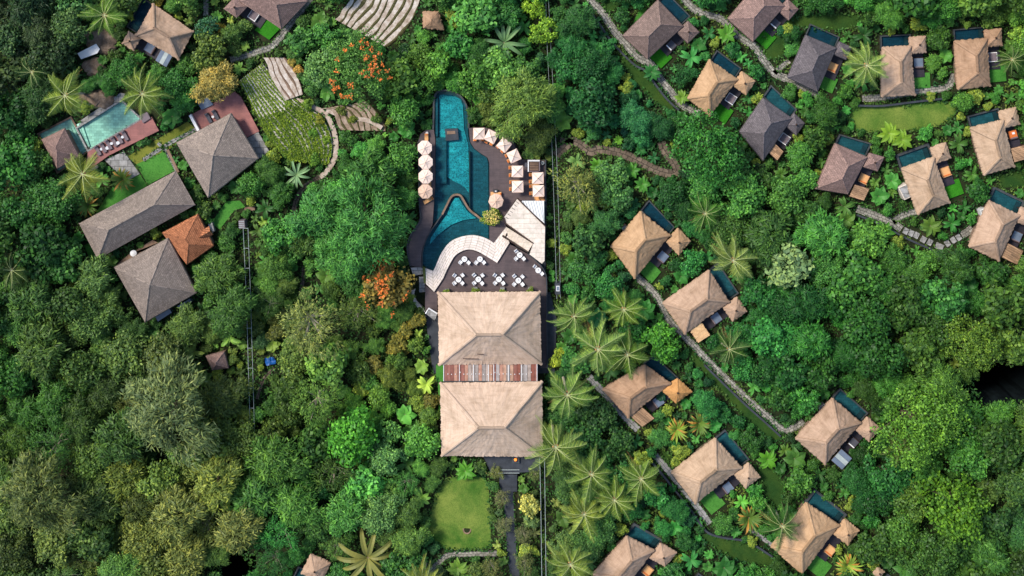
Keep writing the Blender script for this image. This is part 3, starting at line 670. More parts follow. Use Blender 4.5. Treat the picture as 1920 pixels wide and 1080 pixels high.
for i, (x, y) in enumerate(((190, 279.5), (201, 277.5), (209, 269), (221, 268), (229.5, 257))):
    m = MB(); m.tube([P(x, y, .8), P(x, y, 1.2)], .05, 6); m.tube([P(x, y, 1.2), P(x, y, 1.26)], .27 + .06 * (i % 2), 12)
    tag(m.build("side_table", M['white'], smooth=False), f"small round white table, {ORD[i]} from the lower end of the grey lounger row", "side table", "round tables between the grey loungers")
for i, (x, y) in enumerate(((392, 221), (405, 215))): lounger('dark', x, y, .8, ang, ["charcoal lounger left of the lamp table above the square grey lodge", "charcoal lounger right of the lamp table above the square grey lodge"][i], "pair of loungers above the square lodge")
m = MB(); m.tube([P(399, 219, .8), P(399, 219, 1.25)], .05, 6); m.tube([P(399, 219, 1.25), P(399, 219, 1.3)], .24, 12); tag(m.build("side_table", M['white']), "small round white table between the two charcoal loungers", "side table")

# ------------------------------------------------------------------ paths, steps and retaining walls
path([(1102,-14),(1108,0),(1130,25),(1152,58),(1172,81),(1197,108),(1219,119),(1238,147),(1260,175),(1280,197),(1312,214)], 14)
path([(1276,-14),(1285,0),(1302,17),(1324,28),(1352,36),(1383,67),(1413,86),(1433,114),(1452,137),(1480,150),(1510,166),(1537,180)], 14)
path([(1452,137),(1462,128),(1480,114)], 10)
path([(1617,184),(1653,183),(1715,172),(1771,165),(1786,150),(1789,138)], 13)
path([(1607,391),(1640,404),(1670,416),(1690,430)], 14); path([(1674,416),(1693,404),(1726,394)], 12); path([(1803,441),(1812,436),(1823,427)], 13)
path([(1193,519),(1211,534),(1228,551),(1241,572),(1252,596),(1277,624),(1301,648),(1322,671),(1360,709),(1400,747),(1440,782),(1468,806),(1490,801),(1507,790)], 13)
path([(1104,706),(1135,740),(1173,783),(1196,806)], 13, 'greyslab'); path([(1228,853),(1260,891),(1304,946),(1331,982)], 12, 'greyslab')
path([(584,-6),(574,8),(536,56),(511,86),(486,96),(455,106),(432,112)], 12); path([(386,-6),(386,30)], 11)
path([(600,331),(572,349),(556,374),(549,404)], 9, 'brownpaver'); path([(932,1038),(880,1039),(842,1041),(822,1056),(798,1082)], 11, 'paver')
path([(1042,292),(1056,279),(1072,265),(1090,272),(1107,284),(1126,280),(1164,287),(1195,301),(1227,317),(1255,325),(1268,320),(1262,304),(1246,282),(1240,266)], 16, 'brownpaver')
path([(570,498),(567,530),(562,560)], 7, 'brownpaver'); path([(515,690),(494,712),(482,748)], 6, 'brownpaver'); path([(1050,262),(1075,266)], 10, 'brownpaver')
path([(1403,989),(1450,1024)], 8, 'greyslab')
wall_line([(1098,10),(1120,40),(1142,72),(1164,98),(1190,122),(1212,134),(1228,158),(1250,186),(1272,206)], "dark retaining wall below the uppermost stone path")
wall_line([(1600,197),(1650,198),(1716,190),(1770,184)], "dark retaining wall between the long lawn and the paved path above it", 1.0)
wall_line([(1320,683),(1360,722),(1400,760),(1436,792),(1462,816)], "dark retaining wall beside the long diagonal path", .8)
wall_line([(1218,860),(1250,898),(1296,956),(1322,992),(1352,1004),(1400,1012),(1446,1040)], "dark retaining wall below the path at the lower villas", 1.0)
wall_line([(1605,402),(1640,416),(1668,430),(1700,447),(1750,469),(1762,473)], "dark retaining wall under the stepping stone path", .8)
for i, (x, y, s, a) in enumerate(((1698,433,9,-28),(1708,437,9,-26),(1718,441,9,-28),(1731,449,10,-30),(1743,454,9,-30),(1761,462,15,-24),(1776,456,9,35),(1787,450,9,35),(1797,445,9,35))):
    m = MB(); c = P(x, y, 0); m.box((c.x, c.y, .08), (s / 10, 1.15, .2), R_(a)); o = m.build("stepping_stone", M['greyslab'], loc=(c.x, c.y, 0))
    bv = o.modifiers.new("bevel", 'BEVEL'); bv.width = .04; bv.segments = 2
    tag(o, f"{ORD[i]} pale grey stepping stone counting from the path fork", "stepping stone", "stepping stones in the curved row"); MASK.append([(x - 8, y - 8), (x + 8, y - 8), (x + 8, y + 8), (x - 8, y + 8)])
lawn([(1600,201),(1690,196),(1782,190),(1792,212),(1752,238),(1660,246),(1598,244)], 'lawn', .03, 4)
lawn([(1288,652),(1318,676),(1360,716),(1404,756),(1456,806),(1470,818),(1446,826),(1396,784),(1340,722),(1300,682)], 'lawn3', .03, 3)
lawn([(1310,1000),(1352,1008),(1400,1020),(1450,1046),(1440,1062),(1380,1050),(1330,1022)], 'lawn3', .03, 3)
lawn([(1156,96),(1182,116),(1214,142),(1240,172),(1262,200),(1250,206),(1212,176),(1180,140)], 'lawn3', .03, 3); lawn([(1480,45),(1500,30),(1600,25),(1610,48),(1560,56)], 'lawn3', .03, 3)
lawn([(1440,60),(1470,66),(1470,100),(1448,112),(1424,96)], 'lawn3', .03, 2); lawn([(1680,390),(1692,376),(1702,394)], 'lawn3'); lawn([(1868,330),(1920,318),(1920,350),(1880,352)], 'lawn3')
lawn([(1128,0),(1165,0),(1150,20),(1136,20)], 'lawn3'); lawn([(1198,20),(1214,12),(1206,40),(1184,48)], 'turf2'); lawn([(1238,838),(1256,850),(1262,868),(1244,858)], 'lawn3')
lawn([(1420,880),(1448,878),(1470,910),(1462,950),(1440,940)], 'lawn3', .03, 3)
lawn([(820,922),(838,900),(870,890),(904,894),(916,915),(920,1018),(912,1028),(838,1030),(808,1006),(806,972)], 'lawn', .05, 3)
lawn([(470,612),(500,520),(548,520),(560,600),(520,640)], 'lawn3', .02, 2, False)

# ------------------------------------------------------------------ rice terraces: curved banks stepping down
def terrace(A, B, n, z_hi, dz, name, topmat='terrace', bankmat='bank', share=.62, rise=.35, rice=0):
    A2, B2 = resample(smooth_line(A, 6), 26), resample(smooth_line(B, 6), 26)
    MASK.append([tuple(p) for p in A2] + [tuple(p) for p in B2[::-1]])
    t = MB(); bk = MB(); rc = MB(); r = random.Random(name); e = empty("rice_terrace", P(A2[13].x, A2[13].y, 0), name, "rice terrace")
    def row(k, ph, z):
        out = []
        for i in range(26):
            w_ = 0.16 * math.sin(i * .22 + ph * 1.3) + .24 * noise.noise(Vector((i * .16, ph * 3, 0))) + .05 * noise.noise(Vector((i * .9, ph * 5, 2)))
            p = A2[i].lerp(B2[i], min(1, max(0, (k + w_) / n))); out.append(P(p.x, p.y, z))
        return out
    for k in range(n):
        z = z_hi - k * dz; a = row(k, k, z); b = row(k + share, k + .37, z - .02); c = row(k + 1, k + 1, z - dz)
        mid = [(p + q) / 2 + Vector((0, 0, rise * .2)) for p, q in zip(b, c)]
        for i in range(25):
            t.poly([a[i], a[i + 1], b[i + 1], b[i]]); bk.poly([b[i], b[i + 1], mid[i + 1], mid[i]]); bk.poly([mid[i], mid[i + 1], c[i + 1], c[i]])
            for _ in range(int(rice * (.8 if i < 11 else 2.3)) if rice else 0):
                u, v = r.random(), r.random() * .96; p = a[i].lerp(a[i + 1], u).lerp(b[i].lerp(b[i + 1], u), min(v, 1))
                h = r.uniform(.15, .42) * (1 if i < 11 else 1.5); az = r.uniform(0, 6.28); d_ = Vector((math.cos(az), math.sin(az), 0)); s_ = Vector((-d_.y, d_.x, 0)) * .09
                tp = p + d_ * h * .7 + Vector((0, 0, h * .75)); rc.poly([p - s_, p + s_, tp + s_ * .5, tp - s_ * .5])
        t.build("terrace_bed", M[topmat], e); bk.build("terrace_bank", M[bankmat], e); t, bk = MB(), MB()
    if rice: o = rc.build("rice_crop", M['leaf'], e); o.color = (*sc(lin((132, 156, 62)), .95), 1); o["kind"] = "stuff"
    return e
terrace([(628,36),(640,20),(654,4),(664,-14)], [(726,90),(752,66),(772,40),(788,8),(792,-14)], 9, 1.7, .17, "upper rice terraces with pale dry stepped beds at the top edge")
M['sandpath'] = m_soil('sandy_path', [(0.3, (0.28, 0.20, 0.15)), (0.5, (0.44, 0.35, 0.28)), (0.68, (0.58, 0.49, 0.42))], 1.2)
M['terrace2'] = m_soil('brown_terrace_soil', [(0.3, (0.14, 0.095, 0.065)), (0.5, (0.30, 0.22, 0.16)), (0.68, (0.46, 0.37, 0.29))], 1.1)
M['rice'] = m_soil('rice_bed', [(0.3, (0.07, 0.12, 0.025)), (0.5, (0.17, 0.23, 0.05)), (0.64, (0.27, 0.28, 0.07)), (0.74, (0.45, 0.40, 0.28))], 1.6)
M['ricebank'] = m_soil('rice_bank', [(0.2, (0.22, 0.21, 0.12)), (0.38, (0.48, 0.43, 0.36)), (0.6, (0.66, 0.61, 0.55))], .5)
terrace([(448,152),(472,200),(500,250),(522,278),(546,300)], [(492,118),(526,156),(566,192),(606,224),(624,268),(616,308)], 13, 2.2, .14, "green and yellow rice terraces below the stone stair", 'rice', 'ricebank', .56, .3, 16)
terrace([(600,204),(622,208),(634,236),(640,244)], [(688,190),(706,206),(722,228),(724,246)], 7, 1.2, .14, "small brown stone terraces under the flame tree", 'terrace2', 'bank', .66)
terrace([(494,108),(506,140),(520,165),(536,188)], [(536,108),(552,132),(562,152),(570,176)], 4, 1.1, .16, "pinkish stone stair terrace above the green rice terraces", 'terrace', 'brownstone', .7)
path([(530,180),(562,190),(590,202),(612,216),(626,246),(630,276),(626,300),(612,322),(600,332)], 9, 'sandpath', .5); path([(612,206),(650,220),(690,226),(716,240)], 8, 'sandpath', .9)
m = MB(); c = P(166, 96, 0)
MASK.append([(140,100),(180,76),(194,92),(186,104),(152,118)]); m.prism(poly_px([(145,100),(180,82),(187,92),(182,100),(152,111)], 1.5), 1.35, 1.5); tag(m.build("tarpaulin", M['white'], loc=(c.x, c.y, 0)), "white sheet lying on brown boulders near the top left", "sheet")
def rocks(cx, cy, rx, ry, n, label, seed):
    r = random.Random(seed); bm = bmesh.new()
    for _ in range(n):
        a = r.uniform(0, 6.283); d = math.sqrt(r.random()); p = P(cx + rx * d * math.cos(a), cy + ry * d * math.sin(a), 0); s = r.uniform(.6, 1.6)
        res = bmesh.ops.create_icosphere(bm, subdivisions=2, radius=1.0)
        for v in res['verts']:
            k = 1 + .35 * noise.noise(v.co * 1.6 + Vector((r.random() * .01 + _ * 3.7, 0, 0)))
            v.co = Vector((v.co.x * s * 1.3 * k, v.co.y * s * k, max(v.co.z, -.3) * s * .7 * k)) + p + Vector((0, 0, .2))
    me = bpy.data.meshes.new("boulder_slope"); bm.to_mesh(me); bm.free(); me.materials.append(M['rock'])
    o = bpy.data.objects.new("boulder_slope", me); COL.objects.link(o); tag(o, label, "boulders", None, "stuff")
    MASK.append([(cx + rx * .8 * math.cos(i * .52), cy + ry * .8 * math.sin(i * .52)) for i in range(12)])
rocks(196, 76, 26, 20, 26, "brown boulders under the white sheet", 3); rocks(174, 186, 30, 9, 20, "jumbled grey boulders above the mint green pool", 4); rocks(170, 128, 20, 8, 8, "low brown boulders below the white sheet", 8)
MASK.append([(496,672),(514,670),(516,686),(498,690)])
m = MB()
for i in range(6):
    for j in range(4): 
        p = P(492 + i * 4.4, 672 + j * 4.2, 1.0 + .35 * noise.noise(Vector((i, j, 2)))); 
        q_ = [P(496 + (i + a) * 2.9 + 2.6 * noise.noise(Vector(((i + a) * .9, (j + b) * .9, 7))) + (j + b) * .8, 672 + (j + b) * 3.4 + 3.2 * noise.noise(Vector(((i + a) * .8, (j + b), 4))) - (i + a) * .5, 1.0 + .6 * noise.noise(Vector(((i + a) * 1.3, (j + b) * 1.3, 2)))) for a, b in ((0, 1), (1, 1), (1, 0), (0, 0))]
        m.poly(q_); m.poly([x - Vector((0, 0, .05)) for x in q_[::-1]])
tag(m.build("tarpaulin", M['blue'], smooth=True), "crumpled blue tarpaulin among trees beside the ladder track", "tarpaulin")
# ------------------------------------------------------------------ main pool, decks, white stone terrace
DZ = 1.5                                            # the whole complex is a raised platform
up_outer = [(816,345),(816,262),(813,243),(814,190),(816,178),(823,171.5),(834,170),(846,171.5),(862,180),(871,191),(875,202),(877.6,220),(878,256),(881,268),(888,279),(900,288),(912.6,296),(915.5,306),(916,364),(916,398),(912,408),(902,411),(895.5,405.5),(880,393),(869,375.5),(864,367.5),(857,365),(849,367),(843,374),(838,384),(829,402),(812,420)]
slab("platform_wall", [(784,262),(799,243),(812,243),(813,180),(832,169),(860,178),(876,200),(878,240),(908,238),(961,258),(980,298),(1023,300),(1025,380),(1023,480),(1024,560),(1024,700),(812,700),(797,590),(797,510),(768,500),(763,466),(786,410)], -.05, .2, 'slate', kind="structure")
MP = empty("swimming_pool", P(850, 300, 0), "long deep teal lagoon pool with dark stone edges above the white terrace", "swimming pool"); LAND.append(("long teal lagoon pool", 850, 260))
slab("basin_floor", up_outer, .18, .45, 'poolledge', parent=MP)
deep1 = [(823.5,178.5),(833,176),(850,178),(864,184),(868,200),(870,241),(878,272),(879,300),(879.5,362),(872,352),(862,345),(848,338),(838,331),(838,265),(823.5,259)]
slab("deep_floor", deep1, .45, .62, 'poolteal', parent=MP)
slab("stone_ledge", [(817,258),(837,258),(837,344),(817,344)], .45, 1.28, 'poolledge', parent=MP)
slab("stone_ledge", [(816,186),(821,184),(821,256),(817,256)], .45, 1.25, 'poolledge', parent=MP)
slab("sunken_seat", [(834,242),(858,241),(860,262),(836,264)], .45, 1.49, 'slate', parent=MP); slab("sunken_seat", [(838,246),(853,245.5),(854,251),(838,252)], 1.49, 1.56, 'brownstone', parent=MP)
slab("lane_divider", [(879.6,284),(881.5,284),(881.5,398),(879.6,380)], .45, 1.2, 'coping', parent=MP)
water(up_outer, 1.40, 'water', MP)
arch = [(812,420),(829,402),(838,384),(843,374),(849,367),(857,365),(864,367.5),(869,375.5),(880,393),(895.5,405.5),(902,411)]
def ribbon(pts, w_px, z0, z1, mat, name, parent, n=5):
    line = smooth_line(pts, n); q = [P(x, y, z1) for x, y in line]; m = MB(); A = []; B = []
    for i, p in enumerate(q):
        t = q[min(i + 1, len(q) - 1)] - q[max(i - 1, 0)]; t.z = 0; t.normalize(); s = Vector((-t.y, t.x, 0)); A.append(p + s * w_px / 20); B.append(p - s * w_px / 20)
    m.prism(A + B[::-1], z0, z1); return m.build(name, M[mat], parent)
ribbon([(812,243),(813,215),(813.5,190),(816,178),(823,171.5),(834,169.5),(846,171),(862,179.5),(871,191),(875.5,203),(878,220),(878.5,240)], 3.2, 0, 1.56, 'coping', "coping", MP)
m = MB(); m.prism(poly_px([(822,172),(850,171),(869,186),(872,196),(864,186),(848,178),(826,177)], 1.3), .45, 1.3); m.build("stone_ledge", M['coping'], MP)
LP2 = empty("swimming_pool", P(850, 440, 0), "lower teal pool with a pointed tip, wrapped by the white stone terrace", "swimming pool"); LAND.append(("lower teal pool", 850, 440))
lowp = [(812,508),(794,503),(792.5,475.5),(797,455),(803,442),(815,424),(829,406),(838,386),(845,373),(850,368),(857,366),(863,368),(869,377),(880,394.5),(895.5,407),(906,414),(916,424),(916,449),(900,443),(882,441),(860,445.5),(842,455.5),(827,475.5),(815.5,502)]
slab("basin_floor", lowp, .18, .5, 'poolledge', parent=LP2)
slab("deep_floor", [(853,371),(860,371),(868,384),(879,399),(893,409),(868,413),(845,422),(822,440),(806,458),(808,446),(822,424),(838,402),(846,382)], .5, .85, 'poolteal', parent=LP2)
water(lowp, 1.32, 'water', LP2)
ribbon(arch[1:] , 3.6, .2, 1.46, 'brownstone', "coping", LP2)
ribbon([(791.5,503),(791.5,476),(797,454),(806,436),(818,418),(829,402)], 2.2, .2, 1.5, 'coping', "coping", LP2)
# decks
slab("pool_deck", [(813.5,243.5),(799,243.5),(788,252),(784.5,266),(786,381),(788,412),(778,427),(769,442),(764,467),(769,498),(791,502),(791,475.5),(796,454),(803,440),(811,421),(816,345),(816,262)], 0, DZ, 'deck', "dark brown timber deck along the left side of the lagoon pool", "deck")
slab("pool_deck", [(879,240),(908,239),(930,246),(958,262),(979,299),(1022,301),(1022,376),(978,376),(968,373),(944.5,408),(949,425.5),(926,455),(917.5,450),(917.5,424),(917.5,306),(914,295),(901,287),(889,278),(882,267)], 0, DZ, 'deck', "dark brown timber sun deck on the right side of the lagoon pool", "deck")
slab("dining_deck", [(831,522),(840,502),(853,480),(869,470),(882,468),(909,479),(932,493),(954.5,457),(991,477),(1013,498),(1023,516),(1024.5,549),(1024.5,690),(1014,690),(1014,545),(820,548),(820,594),(797,582),(797.5,535),(814,548)], 0, DZ + .004, 'deck', "dark dining deck with white tables in front of the restaurant", "deck")
LAND.append(("dark dining deck", 900, 510)); LAND.append(("sun deck of the lagoon pool", 960, 300))
ribbon([(1023,300),(1023,340),(1023,378)], 1.6, 0, 2.2, 'slate', "parapet", MP, 2)
tag(ribbon([(990,476),(1013,497),(1022,512),(1025,530),(1025.5,600),(1026,690)], 1.6, 0, 2.3, 'slate', "parapet_wall", None), "dark curved parapet along the right edge of the dining deck", "wall")
tag(ribbon([(784,266),(786,381),(788,412),(769,442),(763,467),(769,499)], 1.5, 0, 1.9, 'coping', "parapet_wall", None), "thin stone parapet along the outer left edge of the pool deck", "wall")
# white stone terrace in shallow steps
upper = [(794,502),(812,508),(815.5,502),(827,475.5),(842,455.5),(860,445.5),(882,441),(900,443),(916,449),(926,455.5),(949,425.5)]
lower = [(799,533),(814,547.5),(831,522),(840,502),(853,480),(869,470),(882,468),(896,472),(909,479),(932,493),(955,456)]
wt = empty("stone_terrace", P(860, 470, 0), "white stone stepped terrace curving around the lower pool", "terrace"); LAND.append(("white stone terrace", 860, 470))
MASK.append(upper + lower[::-1])
uu = [Vector(p) for p in upper]; ll = [Vector(p) for p in lower]
U2, L2 = [], []
for i in range(len(uu) - 1):
    nseg = 6 if 2 <= i <= 8 else 3
    for k in range(nseg):
        for src, dst in ((upper, U2), (lower, L2)):
            if 2 <= i <= 8:
                p0, p1, p2, p3 = [Vector(src[min(max(j, 0), len(src) - 1)]) for j in ((i - 1) if i > 2 else i, i, i + 1, (i + 2) if i < 8 else i + 1)]
                t_ = k / nseg; dst.append(.5 * ((2 * p1) + (p2 - p0) * t_ + (2 * p0 - 5 * p1 + 4 * p2 - p3) * t_ ** 2 + (3 * p1 - p0 - 3 * p2 + p3) * t_ ** 3))
            else: dst.append(Vector(src[i]).lerp(Vector(src[i + 1]), k / nseg))
U2.append(uu[-1]); L2.append(ll[-1])
NS = 6
for s_ in range(NS):
    m = MB(); z = 1.60 + .07 * s_; d = 0
    for i in range(len(U2) - 1):
        f0, f1 = s_ / NS, (s_ + 1) / NS
        a, b = U2[i].lerp(L2[i], f0), U2[i + 1].lerp(L2[i + 1], f0); c_, e_ = U2[i + 1].lerp(L2[i + 1], f1), U2[i].lerp(L2[i], f1)
        q = [P(p.x, p.y, z) for p in (a, b, c_, e_)]; l = (q[1] - q[0]).length
        m.poly(q[::-1], [(d, .5), (d + l, .5), (d + l, 0), (d, 0)]); 
        dn = Vector((0, 0, -.35)); m.poly([q[0], q[1], q[1] + dn, q[0] + dn]); m.poly([q[2], q[3], q[3] + dn, q[2] + dn])
        if i == 0: m.poly([q[3], q[0], q[0] + dn, q[3] + dn])
        if i == len(U2) - 2: m.poly([q[1], q[2], q[2] + dn, q[1] + dn])
        d += l
    m.build("step", M['whitestone'], wt)
m = MB(); m.prism(poly_px([(792,500),(797,502),(799,530),(795,532)], 2.0), 0, 1.9); tag((lambda o_: (setattr(o_, 'color', (.09, .11, .03, 1)), o_)[1])(m.build("hedge", M['leaf'])), "mossy low hedge at the left end of the white stone terrace", "hedge")
# stair tower on the left of the dining deck
st = empty("stone_stair", P(786, 545, 0), "grey and white curved stone stairs left of the dining deck", "stairs")
MASK.append([(770,498),(797,498),(798,590),(784,575),(770,550)])
for i in range(7): slab("tread", [(785.5, 519 + i * 4.2), (797, 518 + i * 4.2), (797, 522 + i * 4.2), (786.5, 523 + i * 4.2)], 0, 1.4 - i * .15, 'greyslab', mask=False, parent=st)
slab("landing", [(770,502),(792,501),(793,514),(775,517)], 0, 1.45, 'greyslab', mask=False, parent=st)
for i in range(9):
    a0, a1 = i / 9, (i + 1) / 9
    cv = [(779, 541), (776, 553), (781, 566), (789, 574), (797, 582)]; ci = [(771.5, 545), (772, 556), (776, 568), (784, 578), (796, 585)]
    o_ = resample(ci, 10); n_ = resample(cv, 10)
    slab("tread", [tuple(o_[i]), tuple(o_[i + 1]), tuple(n_[i + 1]), tuple(n_[i])], 0, .5 + .11 * i, 'whitestone', mask=False, parent=st)
gt = empty("entrance_gate", P(808, 595, 0), "grey roofed gateway with white ridge at the restaurant's left corner", "gate")
slab("roof", [(798,588),(805,578),(820,588),(815,601)], 2.2, 2.45, 'greyslab', mask=True, parent=gt)
m = MB(); m.tube([P(798,588,2.5), P(804,578,2.5), P(820,588,2.5)], .14, 6); m.build("ridge_cap", M['white'], gt)
for x, y in ((800,588),(818,590),(813,598)):
    m = MB(); p = P(x, y, 0); m.tube([(p.x, p.y, 0), (p.x, p.y, 2.3)], .1, 6); m.build("post", M['slate'], gt)

# sandstone roof, stair and white glass canopy
sr = empty("stone_pavilion", P(985, 430, 0), "sandstone flat roofed pavilion between the sun deck and dining deck", "pavilion"); LAND.append(("sandstone flat roofed pavilion", 985, 430))
slab("roof", [(970,373),(1022,424),(1021,489),(1016,494.5),(993,477),(1000,456),(948,419),(945,408)], 3.0, 3.3, 'sandstone', parent=sr)
slab("wall", [(969,376),(1020,425),(1019,488),(1015,492),(994,476),(1001,455),(949,418),(947,408)], 0, 3.0, 'wall', mask=False, parent=sr)
ribbon([(945,408),(948,419),(1000,456.5)], 2.2, 3.0, 3.45, 'darkwood', "parapet", sr, 1); ribbon([(970,372),(996,398),(1022,424)], 2.0, 3.0, 3.5, 'darkwood', "parapet", sr, 1)
for k in range(6):
    m = MB(); a = Vector((946, 410)).lerp(Vector((969, 375)), (k + .5) / 6)
    m.prism(poly_px([(a.x, a.y), (a.x + 1.2, a.y - .2), (a.x + 6, a.y + 3.4), (a.x + 5, a.y + 3.7)], 3.36), 3.3, 3.36); m.build("roof_seam", M['coping'], sr)
ss = empty("stone_stair", P(970, 448, 0), "broad sandstone stairs beside the flat roofed pavilion", "stairs")
MASK.append([(949,425.5),(999,457),(990,471),(943,443)])
for i in range(11):
    a, b = Vector((949, 425.5)), Vector((999, 457)); c_, d_ = Vector((990, 472)), Vector((942, 443)); t0, t1 = i / 11, (i + 1) / 11
    slab("tread", [tuple(a.lerp(b, t0)), tuple(a.lerp(b, t1)), tuple(d_.lerp(c_, t1)), tuple(d_.lerp(c_, t0))], 0, 1.62 + .12 * i, 'sandstone', mask=False, parent=ss)
tag(ribbon([(942,443.5),(966,458),(990,472.5)], 1.6, 0, 3.2, 'darkwood', "parapet_wall", None), "dark parapet along the lower side of the sandstone stairs", "wall")
gc = empty("glass_canopy", P(1006, 395, 0), "white triangular ribbed canopy beside the sandstone pavilion", "canopy")
tri = [(978.5,376.5),(1020.5,376.5),(1021,419)]
slab("canopy_sheet", [(978.5,376.5),(1020.5,376.5),(1021,419),(978.5,381)], 3.1, 3.2, 'white', parent=gc)
for k in range(9):
    a = Vector((980 + k * 5, 377)); b = Vector((1020.5, 380 + 4.4 * k)) if k > 2 else Vector((984 + k * 6, 380 + k * 4))
    m = MB(); m.tube([P(a.x, a.y, 3.22), P(min(1020.5, a.x + 3 + k), min(418, 378 + (a.x + 3 + k - 978) * .9), 3.22)], .045, 4); m.build("canopy_rib", M['metal'], gc)
for x, y in ((980,378),(1019,378),(1019,416)):
    m = MB(); p = P(x, y, 0); m.tube([(p.x, p.y, 1), (p.x, p.y, 3.12)], .08, 6); m.build("post", M['slate'], gc)

# umbrellas
def umbrella_oct(x, y, label, mat='canvas', rot=.2, z=DZ, r=1.42):
    c = P(x, y, z + 2.2); t = empty("parasol", (c.x, c.y, z), label, "parasol", "round parasols by the lagoon pool")
    m = MB(); ring = [Vector((c.x + r * math.cos(rot + k * math.pi / 4), c.y + r * math.sin(rot + k * math.pi / 4), c.z)) for k in range(8)]; top = Vector((c.x, c.y, c.z + .55))
    for k in range(8):
        a, b = ring[k], ring[(k + 1) % 8]; ma, mb_ = a.lerp(top, .5) + Vector((0, 0, -.03)), b.lerp(top, .5) + Vector((0, 0, -.03))
        mid = (a + b) / 2 + Vector((0, 0, .05)) - ((a + b) / 2 - c) * .03
        m.poly([a, mid, (ma + mb_) / 2 + Vector((0, 0, -.05)), ma]); m.poly([mid, b, mb_, (ma + mb_) / 2 + Vector((0, 0, -.05))]); m.poly([ma, (ma + mb_) / 2 + Vector((0, 0, -.05)), top]); m.poly([(ma + mb_) / 2 + Vector((0, 0, -.05)), mb_, top])
        dn = Vector((0, 0, -.13)); m.poly([a + dn, b + dn, b, mid, a])
    m.build("canopy", M[mat], t)
    for k in range(8):
        m = MB(); m.tube([ring[k] + Vector((0, 0, .03)), ring[k].lerp(top, .5) + Vector((0, 0, .015)), top + Vector((0, 0, .03))], .028, 4); m.build("rib", M[mat], t)
    m = MB(); m.tube([(c.x, c.y, z), (c.x, c.y, c.z + .5)], .04, 6); m.build("pole", M['teak'], t)
    m = MB(); m.tube([top, top + Vector((0, 0, .18))], [.07, .03], 6); m.build("finial", M['teak'], t)
    MASK.append([(x - 14, y - 14), (x + 14, y - 14), (x + 14, y + 14), (x - 14, y + 14)])
for i, (x, y) in enumerate(((796.5,277),(798,304),(798,331),(797.5,359))):
    umbrella_oct(x, y, f"{['topmost', 'second', 'third', 'lowest, tanner'][i]} octagonal parasol of the column left of the lagoon pool", 'canvas2' if i == 3 else 'canvas', .39)
umbrella_oct(930, 377, "single tan octagonal parasol above the flowering round bush", 'canvas2', .12)
def umbrella_sq(x, y, rot, label, s=2.12, z=DZ):
    c = P(x, y, z + 2.3); t = empty("parasol", (c.x, c.y, z), label, "parasol", "square parasols of the sun deck")
    ring = [Vector((c.x + s * .707 * math.cos(rot + math.pi / 4 + k * math.pi / 2), c.y + s * .707 * math.sin(rot + math.pi / 4 + k * math.pi / 2), c.z)) for k in range(4)]; top = Vector((c.x, c.y, c.z + .5))
    m = MB()
    for k in range(4):
        a, b = ring[k], ring[(k + 1) % 4]; n = 4
        mid = (a + b) / 2; 
        g_ = lambda u, v: a.lerp(b, u).lerp(top, v) + Vector((0, 0, -.09 * math.sin(math.pi * u) * (1 - v) - .05 * math.sin(math.pi * v)))
        for j in range(n):
            for i in range(n): m.poly([g_(i / n, j / n), g_((i + 1) / n, j / n), g_((i + 1) / n, (j + 1) / n), g_(i / n, (j + 1) / n)] if j < n - 1 else [g_(i / n, j / n), g_((i + 1) / n, j / n), top])
        dn = Vector((0, 0, -.16)); m.poly([a + dn, b + dn, b, a])
    m.build("canopy", M['canvas'], t)
    for k in range(4):
        m = MB(); m.tube([ring[k] + Vector((0, 0, .02)), top + Vector((0, 0, .02))], .028, 4); m.build("rib", M['canvas2'], t)
    m = MB(); m.tube([(c.x, c.y, z), (c.x, c.y, c.z + .45)], .045, 6); m.build("pole", M['teak'], t)
    m = MB(); m.tube([top, top + Vector((0, 0, .14))], [.08, .04], 6); m.build("finial", M['darkwood'], t)
for x, y, a, l in ((898,250.5,0,"square parasol at the top corner of the sun deck, farthest from the dining deck"), (921,256,-28,"tilted square parasol partly under the light olive tree"), (945,272,-38,"diamond-set square parasol below the light olive tree"), (963.5,292.5,25,"turned square parasol at the bend of the sun deck"),
                   (970,321.5,0,"square parasol below the deck bend, upper of the inner pair"), (970.5,350,1,"square parasol of the inner pair nearest the single tan parasol"), (1008.5,334,1,"square parasol under the white framed box, in the outer pair"), (1009.5,358,1,"square parasol just above the white triangular canopy")):
    umbrella_sq(x, y, R_(a), l)
